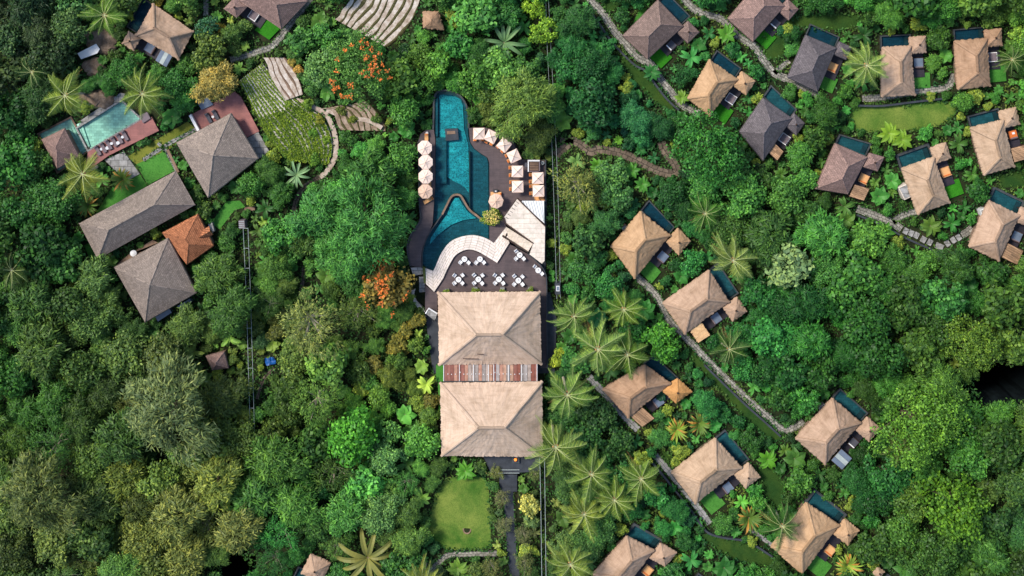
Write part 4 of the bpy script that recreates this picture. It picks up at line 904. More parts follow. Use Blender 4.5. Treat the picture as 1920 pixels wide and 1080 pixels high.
# wooden loungers of the sun deck: pixel of the middle, direction of the head end (degrees)
G3 = "wooden loungers of the sun deck"
for x, y, a, l in ((890.5,254,-90,"wooden lounger left under the topmost square parasol"), (905,254,-90,"wooden lounger right under the topmost square parasol"),
    (915.5,259,-118,"wooden lounger left under the tilted parasol by the olive tree"), (924.5,263,-118,"wooden lounger right under the tilted parasol by the olive tree"),
    (939,270,-140,"wooden lounger upper left under the diamond-set parasol"), (947,278,-135,"wooden lounger lower right under the diamond-set parasol"),
    (956,288,-152,"wooden lounger upper left under the parasol at the deck bend"), (960,298,-152,"wooden lounger lower left under the parasol at the deck bend"),
    (963.5,314,180,"wooden lounger at the upper edge of the inner pair's upper parasol"), (964,328,180,"wooden lounger at the lower edge of the inner pair's upper parasol"),
    (965,341,180,"wooden lounger at the upper edge of the inner pair's lower parasol"), (964.5,354,180,"wooden lounger at the lower edge of the inner pair's lower parasol"),
    (1001.5,327,180,"wooden lounger under the white framed box, top of the outer column"), (1001.5,340,180,"wooden lounger second from the top of the outer column"),
    (1002,348.5,180,"wooden lounger third from the top of the outer column"), (1002,362,180,"wooden lounger at the bottom of the outer column"),
    (800,260,90,"wooden lounger above the topmost octagonal parasol"), (804,291,90,"wooden lounger between the topmost and second octagonal parasols"), (805,318,90,"wooden lounger between the second and third octagonal parasols"),
    (805,345,90,"wooden lounger between the third and lowest octagonal parasols"), (803.5,375,30,"turned wooden lounger below the lowest octagonal parasol"), (930,363,0,"wooden lounger tucked above the single tan parasol")):
    lounger('teak', x, y, DZ, R_(a), l, G3)
def chair_box(name, x, y, z, a, label, cat, fm, cm, group=None, s=.62):
    t = empty(name, P(x, y, z), label, cat, group, a)
    m = MB(); m.box((0, 0, .40), (s, s, .07)); o = m.build("seat", M[cm]); o.parent = t
    m = MB(); m.box((-s / 2 + .05, 0, .66), (.08, s, .5)); o = m.build("backrest", M[fm]); o.parent = t
    for sx in (-1, 1):
        for sy in (-1, 1):
            m = MB(); m.box((sx * (s / 2 - .05), sy * (s / 2 - .05), .19), (.06, .06, .38)); o = m.build("leg", M[fm]); o.parent = t
    for sy in (-1, 1):
        m = MB(); m.box((0, sy * (s / 2 - .02), .6), (s, .05, .05)); o = m.build("armrest", M[fm]); o.parent = t
    return t
wc0 = chair_box("wooden_chair", 1007, 372, DZ, R_(110), "wooden chair on the left below the outer square parasols", "chair", 'teak', 'tancushion', "pair of wooden chairs", .9)
wc1 = copy_thing(wc0, "wooden chair on the right below the outer square parasols"); wc1.location = P(1015.5, 372.5, DZ)
slab("service_box", [(991,302),(1011,302),(1011,321),(991,321)], DZ, DZ + 1.0, 'darkwood', mask=False, label="brown slatted box with white frame on the sun deck", cat="service box")
sb = bpy.data.objects["service_box"]
def child_prism(parent, name, pts, z0, z1, mat):
    m = MB(); m.prism(poly_px(pts, z1), z0, z1); return m.build(name, M[mat], parent)
child_prism(sb, "frame", [(989.5,300.5),(1012,300.5),(1012,302.5),(989.5,302.5)], DZ, DZ + 1.2, 'white'); child_prism(sb, "frame", [(989.5,303),(991.5,303),(991.5,322),(989.5,322)], DZ, DZ + 1.2, 'white'); child_prism(sb, "frame", [(1010.5,303),(1012.4,303),(1012.4,321),(1010.5,321)], DZ, DZ + 1.2, 'cushion'); child_prism(sb, "frame", [(992,320.5),(1010,320.5),(1010,322),(992,322)], DZ, DZ + 1.2, 'cushion')
for i in range(5): child_prism(sb, "slat", [(993, 305 + i * 3.1), (1009, 305 + i * 3.1), (1009, 306.6 + i * 3.1), (993, 306.6 + i * 3.1)], DZ + 1.0, DZ + 1.06, 'brownstone')
def drum(name, x, y, z, r, h, mat, label, cat, top=None):
    m = MB(); m.tube([P(x, y, z), P(x, y, z + h)], r, 14); o = m.build(name, M[mat], loc=P(x, y, z)); tag(o, label, cat)
    if top:
        m = MB(); m.tube([P(x, y, z + h), P(x, y, z + h + .04)], r * .7, 12); c = m.build("lid", M[top], o)
    return o
drum("round_table", 1017.5, 305.5, DZ, .3, .7, 'metal', "small round grey table in the top right corner of the sun deck", "table", 'slate')
drum("round_table", 800.5, 249.5, DZ, .26, .6, 'white', "small round white table above the column of octagonal parasols", "table", 'cream')
slab("side_table", [(925,356),(933.5,356),(933.5,361),(925,361)], DZ, DZ + .6, 'slate', label="dark low table with a white towel above the single tan parasol", cat="table", mask=False)
child_prism([o for o in COL.objects if o.get("label", "").startswith("dark low table")][0], "towel", [(928,357.5),(931,357.5),(931,359.5),(928,359.5)], DZ + .6, DZ + .68, 'white')
slab("service_cart", [(984,305),(988.5,305),(988.5,314),(984,314)], DZ, DZ + .9, 'darkcushion', label="narrow dark cart left of the white framed box", cat="cart", mask=False)

# white dining tables and chairs
def table(x, y, label):
    t = empty("dining_table", P(x, y, DZ), label, "table", "white round dining tables")
    for nm, ps, rs, mat in (("table_top", [(0, 0, .71), (0, 0, .745)], .52, 'white'), ("column", [(0, 0, 0), (0, 0, .71)], .05, 'white'), ("base", [(0, 0, 0), (0, 0, .05)], .28, 'white')):
        m = MB(); m.tube(ps, rs, 20 if rs > .4 else 10); o = m.build(nm, M[mat]); o.parent = t
    d_ = empty("lantern", P(x, y, DZ + .745), "small dark lantern on the " + label.replace("white round dining table, ", "").replace("white round dining ", ""), "lantern", "lanterns on the dining tables")
    for nm, ps, rs, mat in (("lantern_body", [(0, 0, 0), (0, 0, .16)], .09, 'slate'), ("lantern_cap", [(0, 0, .16), (0, 0, .22)], [.1, .03], 'metal')):
        m = MB(); m.tube(ps, rs, 8); o = m.build(nm, M[mat]); o.parent = d_
WCH = []
def wchair(x, y, a, label):
    a += rng.uniform(-.16, .16); x += rng.uniform(-.5, .5); y += rng.uniform(-.5, .5)
    if not WCH: t = chair_box("white_chair", x, y, DZ, a, label, "chair", 'white', 'white', "white chairs around the dining tables", .62); WCH.append(t)
    else: t = copy_thing(WCH[0], label); t.location = P(x, y, DZ); t.rotation_euler = (0, 0, a)
corner = {(-1, -1): "upper left", (1, -1): "upper right", (-1, 1): "lower left", (1, 1): "lower right"}
TB = [(860,522.7,"first lower-row table from the left",4), (897,522.3,"second lower-row table from the left",4), (935.5,522.3,"third lower-row table from the left",4), (971.8,524.5,"fourth lower-row table, nearest the parapet",4)]
for x, y, ph, n in TB:
    table(x, y, "white round dining table, " + ph)
    for (sx, sy), w_ in corner.items():
        k = 7.4; wchair(x + sx * k, y + sy * k, math.atan2(sy, -sx), f"white chair at the {w_} of the {ph.split(', nearest')[0]}")
for x, y, ph, cs in ((871,484.5,"left table of the upper row",((-1,1),(1,1))), (900,484.5,"right table of the upper row",((-1,1),(1,1))), (974.4,476.8,"table below the sandstone stairs",((-1,-1),(1,1),(-1,1))), (1009,505.5,"table against the curved parapet",((-1,-1),(1,1)))):
    table(x, y, "white round dining " + ph)
    for sx, sy in cs:
        k = 6.6; wchair(x + sx * k * (1.1 if sy > 0 else .9), y + sy * k, math.atan2(sy, -sx), f"white chair at the {corner[(sx, sy)]} of the {ph}")

# ------------------------------------------------------------------ restaurant: two thatched halls and the plank link roof
for k, (cs, ph, h) in enumerate((([(820.5,548),(823,684),(1015.5,683),(1013,546.5)], "large upper thatched restaurant hall beside the dining deck", 5.0), ([(825,717.5),(827.5,855),(1018,857),(1016.5,715)], "large lower thatched restaurant hall nearest the palm grove", 5.0))):
    q = [P(x, y, 4.6) for x, y in cs]; c = sum(q, Vector()) / 4
    t = empty("restaurant_hall", (c.x, c.y, 0), ph, "restaurant")
    walls(t, q, 4.8, .1); hip_roof(t, q, 4.6, h, 'thatch', lin((202, 177, 156)), cap=.30, ridge_f=.375, seed=40 + k, thick=.45)
    MASK.append(cs); LAND.append((ph.split(" hall")[0].replace("large ", "") + " hall", sum(p[0] for p in cs) / 4, sum(p[1] for p in cs) / 4))
    if k == 0:
        for px, py, w_, hh in ((868,672.5,30,.9), (895,664,12,.8)):
            m = MB(); z_ = 5.6 + (690 - py) / 57 * 4.2
            # a narrow repair seam lying on the slope
            m.tube([P(px, py, 5.02 + (688 - py) * .0745), P(px + w_, py + .6, 5.02 + (688 - py) * .0745)], .07, 5); m.build("repair_seam", M['darkwood'], t)
lk = empty("link_roof", P(920, 697, 0), "plank roof of rust, grey and tan boards joining the two thatched halls", "roof"); MASK.append([(820,678),(1020,678),(1020,716),(820,716)])
r = random.Random(5); cols = [lin(c) for c in ((140,92,80),(128,82,70),(172,128,108),(160,144,134),(146,136,130),(172,136,114),(158,150,146),(128,76,62),(186,166,152))]
bm_ = [m_plain("painted_board_%d" % i, c, .7, .25, 1.2) for i, c in enumerate(cols)]
x = 832.0; k = 0
seq = [0,0,1,2,1,0,2,3,3,4,2,4,3,5,0,6,2,5,4,5,0,7,4,6,3,7,0]
while x < 1007 and k < len(seq):
    w_ = 6.55; m = MB(); zz = 4.42 + .02 * (k % 2)
    m.prism([P(x, 682, zz), P(x + w_ - .5, 682, zz), P(x + w_ - .5, 715, zz), P(x, 715, zz)], zz - .06, zz); o = m.build("roof_board", bm_[seq[k] % len(bm_)], lk); x += w_; k += 1
for x in (832, 861.5, 888, 916, 926, 954, 978, 1007):
    m = MB(); m.tube([P(x, 681, 4.52), P(x, 714.5, 4.52)], .07, 4); m.build("rafter", M['white'], lk)
for y in (681.2, 715.3):
    m = MB(); m.tube([P(831, y, 4.5), P(1008, y, 4.5)], .11, 4); m.build("fascia", M['white' if y < 700 else 'coping'], lk)
r = random.Random(9)
for k in range(22):
    m = MB(); p = P(840 + k * 7.4 + r.uniform(-1, 1), 701 + r.uniform(-.6, .6) - (3 if k % 9 == 3 else 0), 4.4); m.box((p.x, p.y, 4.52), (.14, .14, .12)); m.build("roof_bolt", M['white'], lk)
lawn([(818,682),(832,682),(832,712),(819,712)], 'turf2', 1.2); lawn([(822,714),(826,714),(827,770),(823,770)], 'turf2', 1.2)
slab("service_path", [(1014,548),(1032,548),(1044,600),(1040,700),(1016,700)], -.05, .3, 'slate', kind="structure")
slab("slate_terrace", [(905,853),(1012,853),(1012,884),(975,886),(920,886)], -.05, 1.3, 'slate', label="dark slate terrace below the lower thatched hall", cat="terrace")
fb = slab("fire_bowl", [(960,854),(974,854),(974,869),(960,869)], 1.3, 1.7, 'coping', label="square dark plinth with a glowing orange bowl below the lower hall", cat="fire bowl", mask=False)
m = MB(); m.tube([P(966.5, 862, 1.7), P(966.5, 862, 1.95)], .34, 10); m.build("bowl", M['darkwood'], fb); m = MB(); m.tube([P(966.5, 862, 1.95), P(966.5, 862, 2.05)], [.28, .1], 8); m.build("ember", M['ember'], fb)
es = empty("entrance_stair", P(952, 905, 0), "dark slate entrance stairs below the lower thatched hall", "stairs"); MASK.append([(934,880),(974,880),(970,980),(945,980)])
for i in range(8): slab("tread", [(936, 890 + i * 4), (970, 890 + i * 4), (969, 894 + i * 4), (937, 894 + i * 4)], -.05, 1.2 - i * .12, 'slate', mask=False, parent=es)
for y in (881, 887):
    m = MB(); m.tube([P(934, y, 1.5), P(974, y, 1.5)], .07, 5); m.build("handrail", M['metal'], es)
path([(953,922),(955,960),(958,1000),(960,1040),(966,1082)], 18, 'slate', .08)
drum("paver_ring", 875.5, 993, 0, .8, .1, 'brownstone', "round stone ring set in the lawn below the restaurant", "stone ring", 'soil')

# ------------------------------------------------------------------ funicular and ladder tracks
def track(lines, label, z, mat='metal', cross=0, rad=.05):
    c = P(*lines[0][0], 0); t = empty("track", c, label, "track")
    for l in lines:
        m = MB(); m.tube([P(x, y, z) for x, y in l], rad, 5); m.build("rail", M[mat], t)
    if cross:
        a, b = lines
        for k in range(cross + 1):
            f = k / cross; p, q = Vector(a[0]).lerp(Vector(a[-1]), f), Vector(b[0]).lerp(Vector(b[-1]), f)
            m = MB(); m.tube([P(p.x, p.y, z), P(q.x, q.y, z)], rad * 1.1, 5); m.build("crossbar", M[mat], t)
    for l in lines[:1]:
        for k in range(9):
            p = P(*Vector(l[0]).lerp(Vector(l[-1]), k / 8), z); m = MB(); m.tube([(p.x, p.y, 0), (p.x, p.y, z)], .08, 5); m.build("support", M['slate'], t)
    return t
track([[(1023,-10),(1026,90),(1032,200),(1036,300),(1040,420),(1044,560)], [(1028,-10),(1033,90),(1039,200),(1044,300),(1048,420),(1051,560)]], "long steel funicular track running past the right side of the pool", 2.4, rad=.03)
track([[(1012,858),(1014,940),(1016,1090)], [(1021,858),(1022,940),(1024,1090)]], "short steel funicular track below the lower thatched hall", 2.6, rad=.045)
track([[(456,428),(462,560),(470,840)], [(465,428),(470,560),(478,840)]], "steel ladder track on the slope below the square lodge", 2.8, cross=11, rad=.04)
CORR.append([(1024,0),(1031,0),(1036,150),(1029,150)]); CORR.append([(1035,280),(1046,280),(1053,560),(1040,560)]); CORR.append([(1009,858),(1026,858),(1028,1080),(1012,1080)]); CORR.append([(452,428),(469,428),(473,540),(458,540)]); CORR.append([(464,640),(478,640),(482,760),(468,760)])
fc = empty("funicular_car", P(1045, 541, 0), "small dark funicular car with a pale skylight at the end of the track", "funicular car")
slab("cabin", [(1040.5,531),(1050.5,531),(1051,552),(1041,552)], 1.0, 3.0, 'slate', mask=True, parent=fc); slab("skylight", [(1043,536),(1049,536),(1049,546),(1043,546)], 3.0, 3.08, 'white', mask=False, parent=fc); slab("roof_hatch", [(1043.8,537.2),(1048.2,537.2),(1048.2,544.8),(1043.8,544.8)], 3.08, 3.1, 'glass', mask=False, parent=fc)
ts = slab("track_station", [(447,414),(458,413),(459.5,428),(448.5,429)], 0, 2.6, 'cushion', label="small ribbed metal shelter at the head of the ladder track", cat="shelter")
for i in range(4): child_prism(ts, "roof_rib", [(447.5, 415.5 + i * 3.6), (458, 414.5 + i * 3.6), (458.1, 415.4 + i * 3.6), (447.6, 416.4 + i * 3.6)], 2.6, 2.68, 'metal')
slab("footbridge", [(458,390),(477,386),(478,394),(459,397)], 0, .6, 'brownstone', label="short stone footbridge right of the green turf strip", cat="bridge")
# ------------------------------------------------------------------ vegetation
nrg = np.random.default_rng(11)
def np_mesh(name, V, mat, k=4, smooth=False):
    n = len(V) // k; me = bpy.data.meshes.new(name); me.vertices.add(len(V)); me.vertices.foreach_set("co", np.asarray(V, np.float32).reshape(-1))
    me.loops.add(n * k); me.loops.foreach_set("vertex_index", np.arange(n * k, dtype=np.int32))
    me.polygons.add(n); me.polygons.foreach_set("loop_start", np.arange(0, n * k, k, dtype=np.int32)); me.polygons.foreach_set("loop_total", np.full(n, k, np.int32))
    me.materials.append(mat); me.update(calc_edges=True); me.validate(); return me
def unit(a): return a / np.maximum(np.linalg.norm(a, axis=1, keepdims=True), 1e-6)
def leaf_quads(pos, nrm, dirv, L, Wd, fold=0.0):
    d = unit(dirv - nrm * np.sum(dirv * nrm, 1, keepdims=True)); s = np.cross(nrm, d)
    L = np.reshape(L, (-1, 1)); Wd = np.reshape(Wd, (-1, 1))
    tip = pos + d * L / 2 - nrm * L * .12; root = pos - d * L / 2; a = pos + s * Wd / 2 + nrm * L * fold; b = pos - s * Wd / 2 + nrm * L * fold
    return np.stack([root, b, tip, a], 1).reshape(-1, 3)
def crown(seed, R, style, nclump, nleaf, L, Wd, flat=.72, rc=(.2, .34), spread=(.45, .9)):
    g = np.random.default_rng(seed); out = []
    cz = R * 1.15
    cl = g.normal(size=(nclump, 3)); cl[:, 2] = np.abs(cl[:, 2]) * .9 - .22; cl = unit(cl)
    rad = R * g.uniform(*spread, (nclump, 1)); ph = g.uniform(0, 6.28, 3); ang = np.arctan2(cl[:, 1], cl[:, 0])
    rad *= (1 + .16 * np.sin(2 * ang + ph[0]) + .12 * np.sin(3 * ang + ph[1]) + .07 * np.sin(5 * ang + ph[2]))[:, None]
    cen = cl * rad * np.array([1, 1, flat])
    ntop = max(4, nclump // 4); a_ = g.uniform(0, 6.28, ntop); q_ = R * np.sqrt(g.uniform(0, .36, ntop))      # boughs over the middle too, so no hole shows the trunk
    cen = np.concatenate([cen, np.stack([q_ * np.cos(a_), q_ * np.sin(a_), R * flat * g.uniform(.45, .85, ntop)], 1)])
    for c, rr in zip(cen, R * g.uniform(*rc, len(cen))):
        rr = rr if style == 'feather' else rr * g.uniform(.75, 1.3); el = g.uniform(.72, 1.35, 3)
        n = int(nleaf * (rr / (R * .27)) ** 2); d = g.normal(size=(n, 3)); d[:, 2] = np.abs(d[:, 2]) - .35; d = unit(d)
        far = np.where(g.random((n, 1)) < .14, g.uniform(1.08, 1.45, (n, 1)), g.uniform(.6, 1.06, (n, 1)))      # sprigs that break the outline
        p = c + d * rr * far * el * np.array([1, 1, .85])
        p = p + unit(p) * R * .04 * g.normal(size=(n, 1))
        if style == 'feather':
            nr = unit(d * .5 + np.array([0, 0, .6]) + g.normal(size=(n, 3)) * .35); dv = c * np.array([.35, .35, .05]) + d * rr * 1.6 + np.array([0, 0, -.3 * rr]) + g.normal(size=(n, 3)) * rr * 1.0
            out.append(leaf_quads(p, nr, dv, L * g.uniform(.6, 1.3, n), Wd * g.uniform(.7, 1.3, n)))
        else:
            nr = unit(d * .75 + np.array([0, 0, .45]) + g.normal(size=(n, 3)) * .42)
            out.append(leaf_quads(p, nr, g.normal(size=(n, 3)) + d * .8, L * g.uniform(.6, 1.35, n), Wd * g.uniform(.6, 1.35, n), .05))
    V = np.concatenate(out); V[:, 2] += cz; V[:, 2] = np.maximum(V[:, 2], .15); return V, cen + np.array([0, 0, cz])
def trunk_mesh(name, R, cen, mat, seed, n=7):
    r = random.Random(seed); m = MB(); top = Vector((r.uniform(-.1, .1) * R, r.uniform(-.1, .1) * R, R * .6)); rad = .05 * R + .04
    m.tube([(0, 0, -.1), (top.x * .3, top.y * .3, R * .4), top], [rad * 1.3, rad, rad * .8], 7)
    for c in r.sample(list(map(tuple, cen)), min(n, len(cen))):
        c = Vector(c); mid = top.lerp(c, .5) + Vector((0, 0, -.10 * R)); c = c + Vector((0, 0, -.12 * R)); m.tube([top - Vector((0, 0, .1)), mid, c], [rad * .65, rad * .4, rad * .12], 5)
    o = m.build(name, mat, smooth=True); me = o.data; bpy.data.objects.remove(o); return me
PROTO = {}
def proto(key, R, style, nclump, nleaf, L, Wd, bark='bark', leafmat='leaf', nvar=3, nl=7, **kw):
    PROTO[key] = []
    for v in range(nvar):
        ks = (1.0, 1.35, .8, 1.15)[v % 4]
        V, cen = crown(hash_(key) + v * 17, R, style, nclump, int(nleaf / ks ** 1.6), L * ks, Wd * ks, **kw)
        PROTO[key].append((np_mesh("crown", V, M[leafmat]), trunk_mesh("trunk", R, cen, M[bark], v, nl), R))
def hash_(s): return sum((i + 3) * ord(c) for i, c in enumerate(s)) % 100000
proto('clumpy', 4.0, 'leaf', 34, 105, .50, .36, nvar=4)
proto('feather', 4.0, 'feather', 32, 150, .85, .17, nvar=4)
proto('broad', 4.0, 'leaf', 30, 80, .68, .46, nvar=2)
proto('big_clumpy', 7.5, 'leaf', 80, 125, .55, .40, nvar=3, rc=(.11, .21), spread=(.5, .95))
proto('big_feather', 7.5, 'feather', 74, 170, 1.0, .20, nvar=2, rc=(.12, .22), spread=(.45, .95))
proto('olive', 6.5, 'feather', 60, 120, .75, .15, bark='palebark', nvar=2, rc=(.10, .2), spread=(.4, 1.0), nl=14)
proto('round', 2.6, 'leaf', 64, 46, .38, .28, nvar=2, rc=(.13, .18), spread=(.74, .84), flat=.85)
proto('shrub', 1.4, 'leaf', 18, 60, .34, .22, nvar=4, rc=(.25, .42))
proto('fernshrub', 1.4, 'feather', 16, 60, .62, .15, nvar=3, rc=(.25, .42))
def plant(kind, name, px, py, r_px, color, label=None, cat="tree", group=None, zs=1.0, extra=None):
    me_c, me_t, R = PROTO[kind][rng.randrange(len(PROTO[kind]))]; s = r_px / 10 / R
    p = P(px, py, 1.25 * R * s * zs); t = empty(name, (p.x, p.y, 0), label, cat, group, rng.uniform(0, 6.28)); t.scale = (s, s, s * zs)
    c = bpy.data.objects.new("crown", me_c); COL.objects.link(c); c.parent = t; c.color = (*color, 1)
    k = bpy.data.objects.new("trunk", me_t); COL.objects.link(k); k.parent = t
    return t
GK = 1.06
def gcol(c, j=0.0):
    l = lin(c); a = rng.uniform(1 - j, 1 + j); b = rng.uniform(-j, j) * .5
    return (min(1, l[0] * GK * a * (1 + b)), l[1] * GK * a, l[2] * GK * a * (1 - b * .5))

# --- palms
def frond(g, L, width, az, rise, droop, curl, nl=32, blade=False):
    """One frond: quads of leaflets on both sides of an arched midrib."""
    d = np.array([math.cos(az), math.sin(az), 0]); s = np.array([-math.sin(az), math.cos(az), 0]); out = []
    def at(t): return d * L * (t - .12 * t * t) + np.array([0, 0, rise * t * L - droop * L * t * t]) + s * curl * L * t * t
    for side in (-1, 1):
        for i in range(nl):
            t = .1 + .9 * (i + .5) / nl; p = at(t); tan = at(min(1, t + .02)) - at(t - .02); tan /= np.linalg.norm(tan)
            w = width * min(1, .25 + 3.2 * t) * (1 - .78 * max(0, t - .3) / .7) * g.uniform(.82, 1.12)
            dv = s * side * .78 + tan * (.55 + .5 * t) + np.array([0, 0, -.62 + g.uniform(-.2, .2)]); dv /= np.linalg.norm(dv)
            wl = L / nl * (.62 if not blade else .8); e = tan * wl; q = p + dv * w
            out += [p - e * .5, p + e * .5, q + e * .22 + np.array([0, 0, -.12 * w]), q - e * .1 + np.array([0, 0, -.12 * w])] if side > 0 else [p + e * .5, p - e * .5, q - e * .1 + np.array([0, 0, -.12 * w]), q + e * .22 + np.array([0, 0, -.12 * w])]
    rib = []
    for i in range(8):
        a, b = at(i / 8), at((i + 1) / 8); wd = .045 * (1 - i / 9); up = np.array([0, 0, .04]); rib += [a - s * wd + up, a + s * wd + up, b + s * wd * .9 + up, b - s * wd * .9 + up]
    return np.array(out), np.array(rib)
M['midrib'] = m_plain('palm_midrib', lin((158, 166, 106)), .5, .15, 2)
PALM = []
for v in range(5):
    g = np.random.default_rng(50 + v); F, RB = [], []; n = 18
    for i in range(n):
        az = i * 2.39996 + g.uniform(-.32, .32); young = i / n
        f, rb = frond(g, g.uniform(3.5, 5.4) * (1 - .12 * young), 1.3, az, .12 + .75 * young + g.uniform(-.06, .06), .42 + .28 * (1 - young) + g.uniform(-.1, .16), g.uniform(-.3, .3))
        F.append(f); RB.append(rb)
    H = 8.0; me = np_mesh("crown", np.concatenate(F) + np.array([0, 0, H]), M['palmleaf']); mr = np_mesh("frond_midrib", np.concatenate(RB) + np.array([0, 0, H]), M['midrib'])
    m = MB(); bx, by = g.uniform(-.5, .5, 2); m.tube([(0 + bx, by, -.1), (bx * .7, by * .7, H * .35), (bx * .2, by * .2, H * .75), (0, 0, H + .1)], [.26, .19, .15, .17], 7)
    o = m.build("trunk", M['palebark'], smooth=True); mt = o.data; bpy.data.objects.remove(o)
    m = MB()
    for k in range(7):
        a = k * .9; c = Vector((.33 * math.cos(a), .33 * math.sin(a), H - .28)); m.tube([c + Vector((0, 0, -.16)), c, c + Vector((0, 0, .16))], [.08, .16, .06], 6)
    o = m.build("coconut_bunch", M['tancushion'], smooth=True); mn = o.data; bpy.data.objects.remove(o)
    dr = [frond(g, g.uniform(3.4, 4.4), .8, g.uniform(0, 6.28), -.25, .75, g.uniform(-.2, .2))[0] for _ in range(2)]
    md = [np_mesh("dry_frond", d_ + np.array([0, 0, H - .25]), M['palmleaf']) for d_ in dr]
    PALM.append((me, mr, mt, mn, *md))
def palm(px, py, r_px, label, color=(150, 158, 92), zs=1.0, group="coconut palms", name="coconut_palm"):
    v = rng.randrange(5); s = r_px / 43.0; p = P(px, py, 8.2 * s * zs); t = empty(name, (p.x, p.y, 0), label, "palm", group, rng.uniform(0, 6.28)); t.scale = (s, s, s * zs); t.rotation_euler = (rng.uniform(-.07, .07), rng.uniform(-.07, .07), t.rotation_euler.z)
    for nm, me in zip(("crown", "frond_midrib", "trunk", "coconut_bunch", "dry_frond", "dry_frond"), PALM[v]):
        o = bpy.data.objects.new(nm, me); COL.objects.link(o); o.parent = t
        if nm == "dry_frond": o.color = (*lin((150, 122, 84)), 1)
        if nm == "crown": o.color = (*gcol((color[0] * .76, color[1] * .88, color[2] * .66), .1), 1)
    return t
PALMS = [(128,178,52,"tall palm with yellowish fronds left of the mint green pool",(158,156,92)),(262,180,52,"palm leaning over the right end of the mint green pool",(160,158,96)),(190,28,44,"palm above the boulders near the top left corner",(128,148,84)),(58,140,36,"shaded palm at the left edge above the tall yellowish palm",(84,106,74)),
 (155,325,52,"pale yellow palm below the small brown pavilion",(172,160,96)),(1075,592,47,"palm beside the funicular car",(158,166,108)),(1170,586,44,"palm just left of the path by the thatch-roofed patio villa",(140,152,84)),(1122,660,56,"large palm in the middle of the palm grove, right of the upper hall",(160,166,112)),(1184,664,50,"palm over the roof of the mossy brown villa",(112,128,68)),
 (1062,736,56,"palm overhanging the upper right corner of the lower hall",(152,160,102)),(1040,832,58,"palm overhanging the lower right corner of the lower hall",(162,160,100)),(1108,893,50,"palm directly above the lowest grove pair, below the lower hall",(144,150,92)),(1206,898,48,"palm nearest the lower diagonal path",(140,146,84)),(1092,966,46,"palm in the grove beside the short funicular track",(164,160,92)),
 (1152,940,46,"palm between the grove palms, above the bottom pool",(148,154,88)),(1070,1064,50,"palm cut by the bottom edge beside the short funicular track",(164,162,96)),(1631,120,48,"tall palm between the charcoal villa and the thatched villa at its right",(176,178,122)),(1374,482,50,"silvery palm right of the ragged thatched villa",(168,166,118)),(1318,402,40,"thin green palm above the silvery palm",(100,134,70)),
 (1362,657,40,"dark drooping palm right of the thatch-roofed patio villa",(92,116,66)),(1468,988,44,"dark green palm leaning onto the golden thatched villa",(78,112,56)),(1900,112,32,"dark palm at the right edge below the top right villa",(88,112,62)),(20,508,42,"shaded palm at the left edge beside the long grey hall",(96,110,76)),(1690,848,40,"brown fringed palm half buried in the trees right of the glass patio villa",(132,136,78)),
 (795,1092,46,"palm cut by the bottom edge left of the short path",(164,156,96))]
for x, y, r_, l, c in PALMS: palm(x, y, r_, l, c); LAND.append((l, x, y))
LAND[:] = [q for q in LAND]

# --- rosette plants: broad leaves radiating from a centre
def rosette_mesh(seed, n, L, Wd, rise, droop, fold=.18, pointed=True, seg=5, tiers=1):
    g = np.random.default_rng(seed); out = []
    for i in range(n):
        az = i * 6.283 / n * (1 if tiers == 1 else 2.4) + g.uniform(-.2, .2); l = L * g.uniform(.75, 1.1); d = np.array([math.cos(az), math.sin(az), 0]); s = np.array([-d[1], d[0], 0]); rs = rise * g.uniform(.7, 1.3)
        def at(t): return d * l * (t - .1 * t * t) + np.array([0, 0, l * (rs * t - droop * t * t)])
        for k in range(seg):
            t0, t1 = k / seg, (k + 1) / seg
            w0, w1 = [Wd * ((math.sin(math.pi * t ** .75) if pointed else min(1, 4 * t) * math.sqrt(max(0, 1 - t ** 4))) * .5 + .02) for t in (t0, t1)]
            a, b = at(t0), at(t1)
            for sd in (-1, 1):
                up0, up1 = np.array([0, 0, w0 * fold * 2]), np.array([0, 0, w1 * fold * 2]); q = [a, b, b + s * sd * w1 + up1, a + s * sd * w0 + up0]; out += q if sd < 0 else q[::-1]
    return np.array(out)
def solid_leaf_mesh(name, V, mat, z): 
    V = V + np.array([0, 0, z]); n = len(V) // 4; me = bpy.data.meshes.new(name); me.from_pydata([tuple(v) for v in V], [], [tuple(range(4 * i, 4 * i + 4)) for i in range(n)])
    bm = bmesh.new(); bm.from_mesh(me); bmesh.ops.remove_doubles(bm, verts=bm.verts, dist=.0004); bm.to_mesh(me); bm.free(); me.materials.append(mat); me.update(); return me
def stem_mesh(h, r):
    m = MB(); m.tube([(0, 0, -.1), (0, 0, h * .5), (0, 0, h + .05)], [r * 1.2, r, r * .8], 6); o = m.build("stem", M['bark'], smooth=True); me = o.data; bpy.data.objects.remove(o); return me
ROS = {'fern': [(solid_leaf_mesh("leaf_rosette", rosette_mesh(200 + v, 10, 2.0, .78, .55, .5), M['leaf'], 1.6), stem_mesh(1.6, .1), 2.0) for v in range(2)],
       'banana': [(solid_leaf_mesh("leaf_rosette", rosette_mesh(220 + v, 9, 2.3, .62, .8, .75, .12, False, 6, 2), M['leaf'], 1.5), stem_mesh(1.5, .14), 2.2) for v in range(3)],
       'taro': [(solid_leaf_mesh("leaf_rosette", rosette_mesh(240 + v, 7, 1.9, 1.25, .6, .55), M['leaf'], 1.2), stem_mesh(1.2, .1), 1.9) for v in range(2)],
       'fan': [(solid_leaf_mesh("leaf_rosette", rosette_mesh(280 + v, 11, 2.9, .40, .75, .85, .22, False, 9), M['leaf'], 1.8), stem_mesh(1.8, .16), 2.3) for v in range(2)],
       'spiky': [(solid_leaf_mesh("leaf_rosette", rosette_mesh(260 + v, 46, 2.4, .26, 1.3, .95, .1, True, 4, 2), M['leaf'], .8), stem_mesh(.9, .25), 2.3) for v in range(2)]}
